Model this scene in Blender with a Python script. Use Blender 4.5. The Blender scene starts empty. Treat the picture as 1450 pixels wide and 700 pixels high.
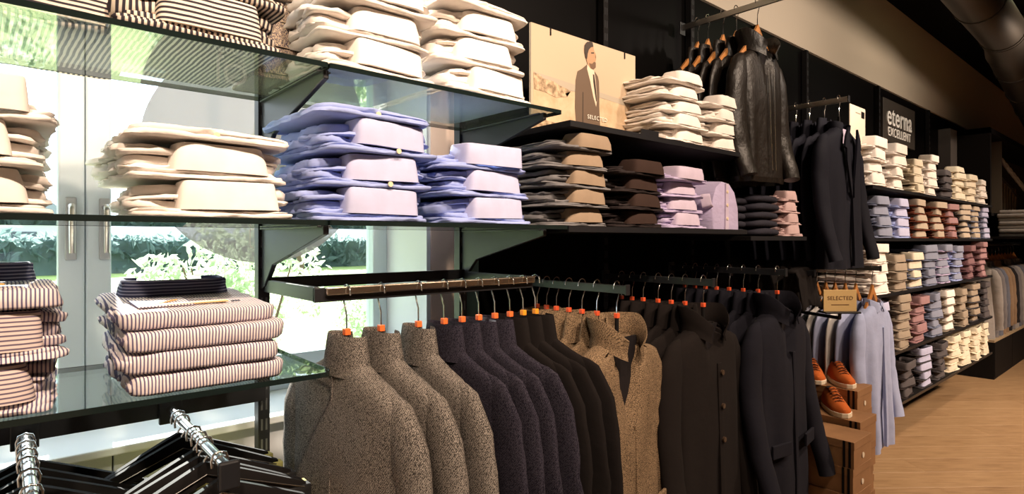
import bpy, bmesh, math, random
from mathutils import Vector, Matrix, noise
R = math.radians
random.seed(7)
SC = bpy.context.scene
COL = SC.collection

# ------------------------------------------------------------------ camera
cam_d = bpy.data.cameras.new('camera'); cam = bpy.data.objects.new('camera', cam_d); COL.objects.link(cam)
cam_d.sensor_fit = 'HORIZONTAL'; cam_d.sensor_width = 36.0
cam_d.lens = 36.0 * 833 / 1450
cam_d.shift_y = -10.0 / 1450
cam_d.clip_start = 0.02; cam_d.clip_end = 300
cam.location = (0, 0, 1.30)
cam.rotation_euler = (R(90), 0, -R(40.8))
SC.camera = cam

# ------------------------------------------------------------------ world, sun, lamps, exposure
world = bpy.data.worlds.new('sky'); SC.world = world; world.use_nodes = True
bg = world.node_tree.nodes['Background']
bg.inputs[0].default_value = (0.78, 0.90, 1.0, 1); bg.inputs[1].default_value = 3.6
sun_d = bpy.data.lights.new('sun', 'SUN'); sun_d.energy = 30.0; sun_d.angle = R(0.6); sun_d.color = (1.0, 0.95, 0.86)
sun = bpy.data.objects.new('sun', sun_d); COL.objects.link(sun)
sun.rotation_euler = Vector((-0.10, -1.0, -0.45)).to_track_quat('-Z', 'Y').to_euler()

def spot(x, y, z, tx, ty, tz, power, size=70, col=(1.0, 0.765, 0.575), rad=0.07, blend=0.7):
    d = bpy.data.lights.new('ceiling_or_fill_spot', 'SPOT'); d.energy = power; d.spot_size = R(size); d.spot_blend = blend
    d.color = col; d.shadow_soft_size = rad
    o = bpy.data.objects.new('ceiling_or_fill_spot', d); COL.objects.link(o); o.location = (x, y, z)
    o.rotation_euler = (Vector((tx, ty, tz)) - Vector((x, y, z))).to_track_quat('-Z', 'Y').to_euler()
    return o
spot(-0.35, -0.55, 2.95, 0.15, 1.2, 1.45, 235, 60)
spot(0.45, -0.60, 2.95, 0.75, 1.2, 1.55, 255, 62)
spot(1.25, -0.60, 2.95, 1.35, 1.2, 1.35, 150, 64)
spot(2.20, -0.50, 2.95, 2.05, 1.2, 1.65, 135, 64)
spot(3.10, -0.30, 2.95, 3.10, 1.2, 1.10, 130, 70)
spot(3.20, 0.30, 2.32, 3.20, 1.52, 2.62, 82, 125, col=(1.0, 0.84, 0.70), blend=1.0)  # added uplight to brighten the bulkhead, well below the ceiling, no fixture
spot(1.90, 0.30, 2.32, 2.00, 1.52, 2.75, 50, 110, col=(1.0, 0.84, 0.70), blend=1.0)  # second added fill, lifts the left part of the bulkhead
spot(4.90, 0.30, 2.32, 5.00, 1.52, 2.62, 46, 125, col=(1.0, 0.84, 0.70), blend=1.0)  # third added fill, carries the bulkhead brightness further right
spot(4.60, -0.20, 2.95, 4.70, 1.2, 1.35, 92, 84)
spot(6.30, -0.20, 2.95, 6.40, 1.2, 1.00, 74, 84)
spot(4.40, -1.60, 2.95, 4.40, -0.4, 0.0, 560, 110)
spot(6.80, -1.40, 2.95, 6.80, -0.4, 0.0, 400, 110)
SC.view_settings.view_transform = 'Standard'; SC.view_settings.look = 'None'
SC.view_settings.exposure = 0.0; SC.view_settings.gamma = 1.0; SC.view_settings.use_curve_mapping = False
SC.cycles.max_bounces = 8; SC.cycles.transparent_max_bounces = 16
SC.cycles.caustics_reflective = False; SC.cycles.caustics_refractive = False
SC.cycles.sample_clamp_indirect = 4.0
SC.cycles.use_denoising = True

# ------------------------------------------------------------------ materials
MATS = {}
def new_mat(name):
    m = bpy.data.materials.new(name); m.use_nodes = True
    nt = m.node_tree; b = nt.nodes['Principled BSDF']
    MATS[name] = m
    return m, nt, b
def plain(name, col, rough=0.5, metal=0.0, spec=0.5, emis=None, estr=0):
    m, nt, b = new_mat(name)
    b.inputs['Base Color'].default_value = (*col, 1); b.inputs['Roughness'].default_value = rough
    b.inputs['Metallic'].default_value = metal; b.inputs['Specular IOR Level'].default_value = spec
    if emis:
        b.inputs['Emission Color'].default_value = (*emis, 1); b.inputs['Emission Strength'].default_value = estr
    return m
def coords(nt, kind='Object', scale=(1, 1, 1)):
    tc = nt.nodes.new('ShaderNodeTexCoord'); mp = nt.nodes.new('ShaderNodeMapping')
    mp.inputs['Scale'].default_value = scale
    nt.links.new(tc.outputs[kind], mp.inputs['Vector']); return mp.outputs['Vector']
def noise_node(nt, vec, scale, detail=3, rough=0.6):
    n = nt.nodes.new('ShaderNodeTexNoise'); n.inputs['Scale'].default_value = scale
    n.inputs['Detail'].default_value = detail; n.inputs['Roughness'].default_value = rough
    nt.links.new(vec, n.inputs['Vector']); return n.outputs['Fac']
def ramp(nt, fac, stops):
    r = nt.nodes.new('ShaderNodeValToRGB'); e = r.color_ramp.elements
    while len(e) < len(stops): e.new(0.5)
    for i, (p, c) in enumerate(stops): e[i].position = p; e[i].color = (*c, 1)
    nt.links.new(fac, r.inputs['Fac']); return r.outputs['Color']
def bump(nt, b, fac, strength, dist=0.002):
    n = nt.nodes.new('ShaderNodeBump'); n.inputs['Strength'].default_value = strength; n.inputs['Distance'].default_value = dist
    nt.links.new(fac, n.inputs['Height']); nt.links.new(n.outputs['Normal'], b.inputs['Normal'])
def cloth(name, col, rough=0.9, fine=900, bstr=0.25, vary=0.06, spec=0.15, crease=0.55):
    m, nt, b = new_mat(name)
    v = coords(nt); f = noise_node(nt, v, 18, 3)
    lo = tuple(c * (1 - vary) for c in col); hi = tuple(min(1, c * (1 + vary)) for c in col)
    nt.links.new(ramp(nt, f, [(0.3, lo), (0.7, hi)]), b.inputs['Base Color'])
    b.inputs['Roughness'].default_value = rough; b.inputs['Specular IOR Level'].default_value = spec
    wr = noise_node(nt, coords(nt, 'Object', (1, 0.5, 1.6)), 26, 3, 0.55)
    bump(nt, b, wr, crease, 0.006)
    return m
def stripes(name, c1, c2, axis, period, duty=0.5, wob=0.02, tilt=0.0):
    m, nt, b = new_mat(name)
    v = coords(nt)
    sx = nt.nodes.new('ShaderNodeSeparateXYZ')
    wn = nt.nodes.new('ShaderNodeTexNoise'); wn.inputs['Scale'].default_value = 14; nt.links.new(v, wn.inputs['Vector'])
    mixv = nt.nodes.new('ShaderNodeVectorMath'); mixv.operation = 'MULTIPLY_ADD'
    nt.links.new(wn.outputs['Color'], mixv.inputs[0]); mixv.inputs[1].default_value = (wob,) * 3; nt.links.new(v, mixv.inputs[2])
    rot = nt.nodes.new('ShaderNodeVectorRotate'); rot.rotation_type = 'Y_AXIS'; rot.inputs['Angle'].default_value = tilt
    nt.links.new(mixv.outputs[0], rot.inputs['Vector'])
    nt.links.new(rot.outputs[0], sx.inputs[0])
    mu = nt.nodes.new('ShaderNodeMath'); mu.operation = 'MULTIPLY'; mu.inputs[1].default_value = 1.0 / period
    nt.links.new(sx.outputs[axis], mu.inputs[0])
    fr = nt.nodes.new('ShaderNodeMath'); fr.operation = 'FRACT'; nt.links.new(mu.outputs[0], fr.inputs[0])
    nt.links.new(ramp(nt, fr.outputs[0], [(0.0, c1), (duty - 0.06, c1), (duty + 0.06, c2), (0.94, c2), (1.0, c1)]), b.inputs['Base Color'])
    b.inputs['Roughness'].default_value = 0.9; b.inputs['Specular IOR Level'].default_value = 0.15
    wr = noise_node(nt, coords(nt, 'Object', (1, 0.5, 1.6)), 26, 3, 0.55); bump(nt, b, wr, 0.3, 0.006)
    return m
def tweed(name, a, bcol, c, scale=420):
    m, nt, b = new_mat(name)
    v = coords(nt); f = noise_node(nt, v, scale, 2, 0.9)
    w = nt.nodes.new('ShaderNodeTexWave'); w.wave_type = 'BANDS'; w.bands_direction = 'DIAGONAL'; w.inputs['Scale'].default_value = 110
    w.inputs['Distortion'].default_value = 3; w.inputs['Detail'].default_value = 2; nt.links.new(v, w.inputs['Vector'])
    ad = nt.nodes.new('ShaderNodeMath'); ad.operation = 'MULTIPLY_ADD'; ad.inputs[1].default_value = 0.09
    nt.links.new(w.outputs['Fac'], ad.inputs[0]); nt.links.new(f, ad.inputs[2])
    big = noise_node(nt, v, 7, 2)
    ad2 = nt.nodes.new('ShaderNodeMath'); ad2.operation = 'MULTIPLY_ADD'; ad2.inputs[1].default_value = 0.10
    nt.links.new(big, ad2.inputs[0]); nt.links.new(ad.outputs[0], ad2.inputs[2])
    nt.links.new(ramp(nt, ad2.outputs[0], [(0.45, a), (0.55, bcol), (0.67, c)]), b.inputs['Base Color'])
    b.inputs['Roughness'].default_value = 0.95; b.inputs['Specular IOR Level'].default_value = 0.1
    bump(nt, b, f, 0.5, 0.002)
    return m
def glass(name, tint=(0.93, 0.97, 0.96), f0=0.045):
    m = bpy.data.materials.new(name); m.use_nodes = True; nt = m.node_tree
    for n in list(nt.nodes): nt.nodes.remove(n)
    out = nt.nodes.new('ShaderNodeOutputMaterial'); tr = nt.nodes.new('ShaderNodeBsdfTransparent'); gl = nt.nodes.new('ShaderNodeBsdfGlossy')
    tr.inputs['Color'].default_value = (*tint, 1); gl.inputs['Roughness'].default_value = 0.01
    lw = nt.nodes.new('ShaderNodeLayerWeight'); lw.inputs['Blend'].default_value = 0.5
    p = nt.nodes.new('ShaderNodeMath'); p.operation = 'POWER'; p.inputs[1].default_value = 5.0; nt.links.new(lw.outputs['Facing'], p.inputs[0])
    q = nt.nodes.new('ShaderNodeMath'); q.operation = 'MULTIPLY_ADD'; q.inputs[1].default_value = 1 - f0; q.inputs[2].default_value = f0
    nt.links.new(p.outputs[0], q.inputs[0])
    mx = nt.nodes.new('ShaderNodeMixShader'); nt.links.new(q.outputs[0], mx.inputs[0]); nt.links.new(tr.outputs[0], mx.inputs[1]); nt.links.new(gl.outputs[0], mx.inputs[2])
    nt.links.new(mx.outputs[0], out.inputs['Surface']); MATS[name] = m
    return m

M_black = plain('black_metal', (0.012, 0.012, 0.014), 0.38)
M_blackmatte = plain('black_matte', (0.007, 0.006, 0.006), 0.7, spec=0.12)
M_blackpanel = plain('black_panel', (0.0025, 0.0022, 0.0022), 0.4, spec=0.05)
M_ceil = plain('black_ceiling', (0.006, 0.0055, 0.005), 0.95, spec=0.05)
M_chrome = plain('chrome', (0.75, 0.74, 0.72), 0.16, 1.0)
M_steel = plain('brushed_steel', (0.55, 0.52, 0.47), 0.32, 1.0)
M_white = plain('white_frame', (0.60, 0.68, 0.71), 0.45)
M_plaster = plain('white_plaster', (0.84, 0.87, 0.88), 0.8)
M_beige = plain('beige_wall', (0.78, 0.62, 0.52), 0.85)
M_beam = plain('taupe_bulkhead', (0.42, 0.35, 0.27), 0.85, spec=0.2)
M_glass = glass('shelf_glass', (0.90, 0.95, 0.94))
M_pane = glass('window_glass', (0.96, 0.98, 0.98), 0.04)
M_glassedge = plain('glass_edge', (0.008, 0.014, 0.013), 0.12)
M_orange = plain('orange_plastic', (0.85, 0.16, 0.035), 0.45)
M_amber = plain('amber_plastic', (0.85, 0.30, 0.02), 0.45)
M_redor = plain('red_orange_plastic', (0.75, 0.10, 0.03), 0.45)
M_wood = plain('hanger_wood', (0.42, 0.17, 0.045), 0.4)
M_button = plain('horn_button', (0.045, 0.028, 0.018), 0.35)
M_pearl = plain('pearl_button', (0.75, 0.62, 0.42), 0.3)
M_lining = cloth('dark_lining', (0.012, 0.010, 0.011), 0.6, crease=0.2)
M_greylin = cloth('grey_lining', (0.12, 0.12, 0.14), 0.6, crease=0.2)

W_ = cloth('white_cotton', (0.82, 0.765, 0.715))
W2 = cloth('cream_cotton', (0.72, 0.64, 0.50))
LB = cloth('light_blue_cotton', (0.30, 0.36, 0.64))
LBC = cloth('light_blue_collar', (0.46, 0.47, 0.66), crease=0.08)
WC = cloth('white_collar', (0.82, 0.765, 0.715), crease=0.08)
W2C = cloth('cream_collar', (0.70, 0.63, 0.50), crease=0.08)
GREY = cloth('grey_cotton', (0.15, 0.145, 0.15)); GREYC = cloth('grey_collar', (0.27, 0.20, 0.14), crease=0.08)
BLK = cloth('black_cotton', (0.022, 0.016, 0.016)); BLKC = cloth('black_collar', (0.035, 0.02, 0.016), crease=0.08)
LIL = cloth('lilac_cotton', (0.44, 0.38, 0.56)); LILC = cloth('lilac_collar', (0.52, 0.44, 0.56), crease=0.08)
PINK = cloth('dusty_pink_cotton', (0.46, 0.33, 0.33)); PINKC = cloth('dusty_pink_collar', (0.50, 0.36, 0.36), crease=0.08)
NAVY = cloth('navy_knit', (0.022, 0.021, 0.030))
BROWN = cloth('rust_cotton', (0.16, 0.045, 0.025)); BROWNC = cloth('pale_collar', (0.46, 0.38, 0.30), crease=0.08)
BLUE = cloth('mid_blue_cotton', (0.14, 0.16, 0.24)); BLUEC = cloth('mid_blue_collar', (0.24, 0.26, 0.35), crease=0.08)
TAUPE = cloth('taupe_cotton', (0.22, 0.18, 0.14)); TAUPEC = cloth('taupe_collar', (0.32, 0.26, 0.20), crease=0.08)
ROSE = cloth('rose_cotton', (0.26, 0.14, 0.15)); ROSEC = cloth('rose_collar', (0.34, 0.20, 0.21), crease=0.08)
MAUVE = cloth('plum_cotton', (0.12, 0.055, 0.065)); MAUVEC = cloth('plum_collar', (0.20, 0.11, 0.12), crease=0.08)
CHAR = cloth('charcoal_cotton', (0.05, 0.045, 0.05)); CHARC = cloth('charcoal_collar', (0.09, 0.08, 0.085), crease=0.08)
STRB = stripes('navy_white_body_stripe', (0.76, 0.67, 0.65), (0.12, 0.10, 0.18), 'X', 0.0052, 0.55, 0.004)
STRC = stripes('navy_white_collar_stripe', (0.68, 0.56, 0.52), (0.13, 0.10, 0.15), 'Z', 0.0062, 0.6, 0.003)
STRN = stripes('navy_dark_stripe', (0.20, 0.20, 0.28), (0.03, 0.032, 0.07), 'Z', 0.006, 0.35, 0.003)
STRT = stripes('bold_stripe_collar', (0.78, 0.68, 0.58), (0.035, 0.03, 0.04), 'Z', 0.0075, 0.5, 0.002)
STRTB = stripes('bold_stripe_body', (0.70, 0.60, 0.50), (0.035, 0.03, 0.04), 'X', 0.009, 0.45, 0.006)
PAIS = tweed('paisley_cotton', (0.02, 0.018, 0.05), (0.10, 0.08, 0.10), (0.50, 0.40, 0.28), 260)

TWEED = tweed('brown_grey_tweed', (0.010, 0.009, 0.0085), (0.055, 0.048, 0.042), (0.23, 0.20, 0.175), 400)
TWEED2 = tweed('tan_tweed', (0.018, 0.012, 0.007), (0.090, 0.060, 0.035), (0.28, 0.19, 0.115), 400)
PURP = tweed('aubergine_wool', (0.006, 0.005, 0.009), (0.015, 0.013, 0.020), (0.034, 0.030, 0.042), 300)
BLKW = cloth('black_wool', (0.0078, 0.0058, 0.0055), 0.95, crease=0.2)
BRW = cloth('dark_brown_wool', (0.0092, 0.0066, 0.0060), 0.95, crease=0.2)
NVW = cloth('midnight_wool', (0.0085, 0.0082, 0.013), 0.95, crease=0.2)
SUITM = cloth('suit_navy_wool', (0.0075, 0.0078, 0.014), 0.8, crease=0.2)
LEATHER = plain('black_leather', (0.010, 0.007, 0.005), 0.42, spec=0.32)
nt = LEATHER.node_tree; bump(nt, nt.nodes['Principled BSDF'], noise_node(nt, coords(nt, 'Object', (1, 1, 0.5)), 38, 4), 0.6, 0.008)
HBLUE = cloth('hung_blue_cotton', (0.34, 0.38, 0.56), crease=0.25)
HWHITE = cloth('hung_white_cotton', (0.62, 0.60, 0.58), crease=0.25)
HGREY = cloth('hung_grey_blue_cotton', (0.28, 0.29, 0.36), crease=0.25)
FAR = [cloth('far_tan', (0.25, 0.17, 0.11)), cloth('far_grey', (0.18, 0.17, 0.18)), cloth('far_blue', (0.13, 0.14, 0.18)), cloth('far_black', (0.02, 0.018, 0.02)), cloth('far_pale', (0.30, 0.28, 0.27))]

# ------------------------------------------------------------------ mesh helpers
class MB:
    def __init__(s): s.v = []; s.f = []
    def add(s, vs, fs):
        o = len(s.v); s.v += [tuple(p) for p in vs]; s.f += [tuple(i + o for i in f) for f in fs]; return s
    def box(s, x0, x1, y0, y1, z0, z1):
        return s.add([(x0, y0, z0), (x1, y0, z0), (x1, y1, z0), (x0, y1, z0), (x0, y0, z1), (x1, y0, z1), (x1, y1, z1), (x0, y1, z1)],
                     [(0, 3, 2, 1), (4, 5, 6, 7), (0, 1, 5, 4), (1, 2, 6, 5), (2, 3, 7, 6), (3, 0, 4, 7)])
    def prism(s, poly, axis, a0, a1):
        n = len(poly)
        def P(p, a): return {'x': (a, p[0], p[1]), 'y': (p[0], a, p[1]), 'z': (p[0], p[1], a)}[axis]
        return s.add([P(p, a0) for p in poly] + [P(p, a1) for p in poly],
                     [tuple(range(n))[::-1], tuple(range(n, 2 * n))] + [(i, (i + 1) % n, n + (i + 1) % n, n + i) for i in range(n)])
    def tube(s, pts, rad, n=8, sq=(1, 1), caps=True):
        pts = [Vector(p) for p in pts]; m = len(pts)
        rads = rad if isinstance(rad, (list, tuple)) else [rad] * m
        t0 = (pts[1] - pts[0]).normalized()
        up = Vector((0, 1, 0)) if abs(t0.y) < 0.9 else Vector((1, 0, 0))
        vs = []; nrm = (up - t0 * up.dot(t0)).normalized()
        for i in range(m):
            t = (pts[min(i + 1, m - 1)] - pts[max(i - 1, 0)]).normalized()
            nrm = (nrm - t * nrm.dot(t)).normalized(); bn = t.cross(nrm)
            for k in range(n):
                a = 2 * math.pi * k / n
                vs.append(pts[i] + nrm * (math.cos(a) * rads[i] * sq[0]) + bn * (math.sin(a) * rads[i] * sq[1]))
        fs = [(i * n + k, i * n + (k + 1) % n, (i + 1) * n + (k + 1) % n, (i + 1) * n + k) for i in range(m - 1) for k in range(n)]
        if caps: fs += [tuple(range(n))[::-1], tuple(range((m - 1) * n, m * n))]
        return s.add(vs, fs)
    def loft(s, rings, cap=(True, True), closed=True):
        n = len(rings[0]); vs = [p for r in rings for p in r]; kk = n if closed else n - 1
        fs = [(i * n + k, i * n + (k + 1) % n, (i + 1) * n + (k + 1) % n, (i + 1) * n + k) for i in range(len(rings) - 1) for k in range(kk)]
        if cap[0]: fs.append(tuple(range(n))[::-1])
        if cap[1]: fs.append(tuple(range((len(rings) - 1) * n, len(rings) * n)))
        return s.add(vs, fs)
    def mesh(s, name, smooth=False, bevel=0.0, seg=2, autosm=None):
        me = bpy.data.meshes.new(name); me.from_pydata(s.v, [], s.f)
        bm = bmesh.new(); bm.from_mesh(me)
        if bevel: bmesh.ops.bevel(bm, geom=bm.edges[:], offset=bevel, segments=seg, affect='EDGES', profile=0.5)
        bmesh.ops.recalc_face_normals(bm, faces=bm.faces[:])
        if smooth:
            for fc in bm.faces: fc.smooth = True
            for e in bm.edges:
                if len(e.link_faces) == 2 and e.calc_face_angle(0) > R(autosm or 50): e.smooth = False
        bm.to_mesh(me); bm.free(); me.materials.append(None)
        return me
def put(name, me, mat, parent=None, loc=(0, 0, 0), rot=(0, 0, 0)):
    o = bpy.data.objects.new(name, me); COL.objects.link(o); o.location = loc; o.rotation_euler = rot
    if parent: o.parent = parent
    if not me.materials: me.materials.append(None)
    o.material_slots[0].link = 'OBJECT'; o.material_slots[0].material = mat
    return o
def tag(o, label=None, cat=None, group=None, kind=None):
    if label: o['label'] = label
    if cat: o['category'] = cat
    if group: o['group'] = group
    if kind: o['kind'] = kind
    return o
def empty(name, label, cat, loc=(0, 0, 0), rz=0.0, group=None, kind=None):
    o = bpy.data.objects.new(name, None); COL.objects.link(o); o.location = loc; o.rotation_euler = (0, 0, rz); o.empty_display_size = 0.05
    return tag(o, label, cat, group, kind)
def boxm(x0, x1, y0, y1, z0, z1, bevel=0.0): return MB().box(x0, x1, y0, y1, z0, z1).mesh('box', bevel=bevel)
def struct(name, me, mat, label, cat, parent=None):
    o = put(name, me, mat, parent)
    if parent is None: tag(o, label, cat, None, 'structure')
    return o
def text_mesh(s, size, ext=0.0004, align='CENTER', flip=False, space=1.0, bold=0.0):
    c = bpy.data.curves.new('lettering', 'FONT'); c.body = s; c.size = size; c.extrude = ext; c.align_x = align; c.align_y = 'CENTER'; c.space_character = space; c.offset = bold
    o = bpy.data.objects.new('lettering_tmp', c); COL.objects.link(o)
    dg = bpy.context.evaluated_depsgraph_get(); me = bpy.data.meshes.new_from_object(o.evaluated_get(dg))
    bpy.data.objects.remove(o); bpy.data.curves.remove(c)
    if flip: me.transform(Matrix.Scale(-1, 4, (1, 0, 0)))
    me.materials.clear(); me.materials.append(None)
    return me
ORD = ['topmost', 'second from top', 'third from top', 'fourth from top', 'fifth from top', 'sixth from top', 'seventh from top']

# ------------------------------------------------------------------ the shell of the shop
CEIL = 3.118; WALLY = 1.54
fl = struct('floor', boxm(-1.6, 12, -4.0, 2.0, -0.06, -0.012), plain('floor_base', (0.16, 0.09, 0.045), 0.8), 'wood plank floor of the shop', 'floor')
m, nt, b = new_mat('oak_plank')
v = coords(nt, 'Object', (1.2, 9, 1)); f1 = noise_node(nt, v, 4.5, 5, 0.65)
oi = nt.nodes.new('ShaderNodeObjectInfo')
ad = nt.nodes.new('ShaderNodeMath'); ad.operation = 'MULTIPLY_ADD'; ad.inputs[1].default_value = 0.12; nt.links.new(oi.outputs['Random'], ad.inputs[0]); nt.links.new(f1, ad.inputs[2])
nt.links.new(ramp(nt, ad.outputs[0], [(0.30, (0.22, 0.125, 0.06)), (0.52, (0.35, 0.215, 0.11)), (0.80, (0.44, 0.285, 0.155))]), b.inputs['Base Color'])
b.inputs['Roughness'].default_value = 0.42; bump(nt, b, f1, 0.08, 0.002)
PLW, PLL = 0.20, 1.5
plank_me = MB().box(0, PLL - 0.0006, 0, PLW - 0.0006, -0.012, 0).mesh('plank', bevel=0.0005, seg=1)
pa = R(-39); pux, puy = math.cos(pa), math.sin(pa)
n_pl = 0
for i in range(-4, 12):
    for j in range(-12, 40):
        s0 = i * PLL + (j * 0.53 % 1.0) * PLL; t0 = j * PLW
        cx = 2.5 + (s0 + PLL / 2) * pux - t0 * puy; cy = -2.0 + (s0 + PLL / 2) * puy + t0 * pux
        if not (1.8 < cx < 11.5 and -2.9 < cy < 2.1): continue
        # keep to what the lens can see plus a step around it
        fw = cx * 0.6534 + cy * 0.757; rt = cx * 0.757 - cy * 0.6534
        if fw < 1 or rt / fw > 1.3 or rt / fw < 0.30: continue
        ox = 2.5 + s0 * pux - t0 * puy; oy = -2.0 + s0 * puy + t0 * pux
        put('plank', plank_me, m, fl, (ox, oy, 0), (0, 0, pa)); n_pl += 1
struct('ceiling', boxm(-1.6, 12, -4.0, 2.06, CEIL, CEIL + 0.08), M_ceil, 'matt black shop ceiling', 'ceiling')
struct('wall_back', boxm(-1.6, 12, -4.1, -4.0, -0.06, CEIL), M_beige, 'beige wall behind the viewer', 'wall')
struct('wall_left', boxm(-1.7, -1.6, -4.0, 2.06, -0.06, CEIL), M_beige, 'beige side wall beside the glass door', 'wall')
struct('wall_far', boxm(12, 12.1, -4.0, 2.06, -0.06, CEIL), M_blackmatte, 'dark wall at the far end of the shop', 'wall')
# window wall: pier to the right of the recess, parapet below the sill, lintel
struct('wall_pier', MB().box(1.10, 1.40, 1.70, 2.06, 0, CEIL).mesh('pier', bevel=0.004), M_beige, 'beige wall pier between the window and the black shelving', 'wall')
struct('trim_1', boxm(1.085, 1.10, 1.70, 2.06, 0.80, CEIL), M_plaster, 'white window reveal beside the beige pier', 'trim')
par = struct('wall_parapet', boxm(-1.6, 1.10, 1.73, 2.06, -0.06, 0.785), plain('parapet_grout', (0.2, 0.2, 0.2), 0.8), 'grey tiled parapet below the window sill', 'wall')
tile_me = boxm(0.0015, 0.4485, -0.012, 0, 0.0015, 0.1835, 0.002); tile_m = plain('grey_tile', (0.58, 0.61, 0.65), 0.5)
for r_ in range(4):
    for c_ in range(6):
        x = -1.6 + c_ * 0.45; 
        put('tile', tile_me, tile_m, par, (x, 1.73, 0.785 - 0.185 * (r_ + 1) + 0.0))
sillm = MB().box(-1.6, 1.085, 1.68, 2.0, 0.785, 0.805).mesh('sill', bevel=0.004)
struct('trim_2', sillm, M_plaster, 'white window sill in full sun', 'trim')
struct('wall_window_lintel', boxm(-1.6, 1.10, 1.70, 2.06, 2.55, CEIL), M_plaster, 'white lintel above the glass door', 'wall')
# black shelving back wall, bulkhead, column, far niche
struct('wall_right', MB().box(1.18, 12, 1.535, 1.62, 0, 2.4425).mesh('panel'), M_blackpanel, 'black back wall behind the dark shelves', 'wall')
struct('wall_bulkhead', boxm(1.18, 12, 1.52, 1.60, 2.443, CEIL), M_beam, 'taupe bulkhead running above the black shelving', 'bulkhead')

# ---- window / glass doors, two leaves meeting at a white double stile
WY = 2.0
def leaf(n, x0, x1, hx, z0=0.805, z1=2.55, st=0.058, gx=0.0):
    root = empty('window_%d' % n, 'white framed glass door leaf %s' % ('left of the double stile' if n == 1 else 'right of the double stile'), 'window', ((x0 + x1) / 2, WY, z0), 0, None, 'structure')
    w = (x1 - x0) / 2; h = z1 - z0
    put('stile', boxm(-w, -w + st, -0.03, 0.03, 0, h, 0.005), M_white, root)
    put('stile', boxm(w - st, w, -0.03, 0.03, 0, h, 0.005), M_white, root)
    put('bottom_rail', boxm(-w + st, w - st, -0.03, 0.03, 0, 0.115, 0.004), M_white, root)
    put('top_rail', boxm(-w + st, w - st, -0.03, 0.03, h - 0.09, h, 0.004), M_white, root)
    put('pane', boxm(-w + st, w - st, -0.004, 0.004, 0.115, h - 0.09), M_pane, root)
    if hx is not None:
        lx = hx - (x0 + x1) / 2
        pl = put('handle_plate', MB().box(-0.013, 0.013, -0.012, 0, -0.10, 0.07).mesh('pl', bevel=0.004), plain('handle_grey', (0.42, 0.43, 0.43), 0.4), root, (lx, -0.03, 1.345 - z0))
        g = MB().tube([(0, -0.012, 0.045), (0, -0.045, 0.045), (0, -0.052, 0.035), (0, -0.052, -0.08)], [0.008, 0.008, 0.008, 0.007], 10)
        put('handle_grip', g.mesh('grip', True), M_steel, pl)
    return root
leaf(1, -1.55, 0.166, 0.135); leaf(2, 0.168, 1.085, 0.21)
def film(m, col, clear, trans):
    nt = m.node_tree; b = nt.nodes['Principled BSDF']; out = [n for n in nt.nodes if n.type == 'OUTPUT_MATERIAL'][0]
    t = nt.nodes.new('ShaderNodeBsdfTranslucent'); t.inputs['Color'].default_value = (*col, 1)
    a = nt.nodes.new('ShaderNodeMixShader'); a.inputs[0].default_value = trans; nt.links.new(b.outputs[0], a.inputs[1]); nt.links.new(t.outputs[0], a.inputs[2])
    if clear:
        tr = nt.nodes.new('ShaderNodeBsdfTransparent'); c = nt.nodes.new('ShaderNodeMixShader'); c.inputs[0].default_value = clear
        nt.links.new(a.outputs[0], c.inputs[1]); nt.links.new(tr.outputs[0], c.inputs[2]); a = c
    nt.links.new(a.outputs[0], out.inputs['Surface'])
# round window sticker, printed to be read from outside
dk = empty('window_sticker', 'grey round window sticker with lettering, on the glass right leaf', 'sticker', (0.645, WY - 0.0065, 1.575))
cv = [(0.35 * math.cos(2 * math.pi * i / 72), 0.35 * math.sin(2 * math.pi * i / 72)) for i in range(72)]
ms = plain('sticker_grey', (0.36, 0.35, 0.33), 0.6)
film(ms, (0.075, 0.073, 0.07), 0.30, 0.6)
put('disc', MB().prism(cv, 'y', -0.0008, 0.0008).mesh('disc'), ms, dk)
M_sign = plain('sticker_lettering', (0.85, 0.82, 0.72), 0.5)
for s_, sz, x, z in (('ØJ', 0.095, -0.10, -0.125), ('15.000)', 0.042, -0.09, -0.200)):
    put('lettering', text_mesh(s_, sz, flip=True), M_sign, dk, (x, -0.0014, z), (R(90), 0, 0))
fr = MB()
for q in ((-0.03, 0.03, -0.03, -0.027), (-0.03, 0.03, 0.027, 0.03), (-0.03, -0.027, -0.027, 0.027), (0.027, 0.03, -0.027, 0.027)): fr.box(q[0], q[1], -0.0005, 0.0005, q[2], q[3])
put('square_outline', fr.mesh('sq'), M_sign, dk, (-0.015, -0.0014, -0.27))

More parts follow.
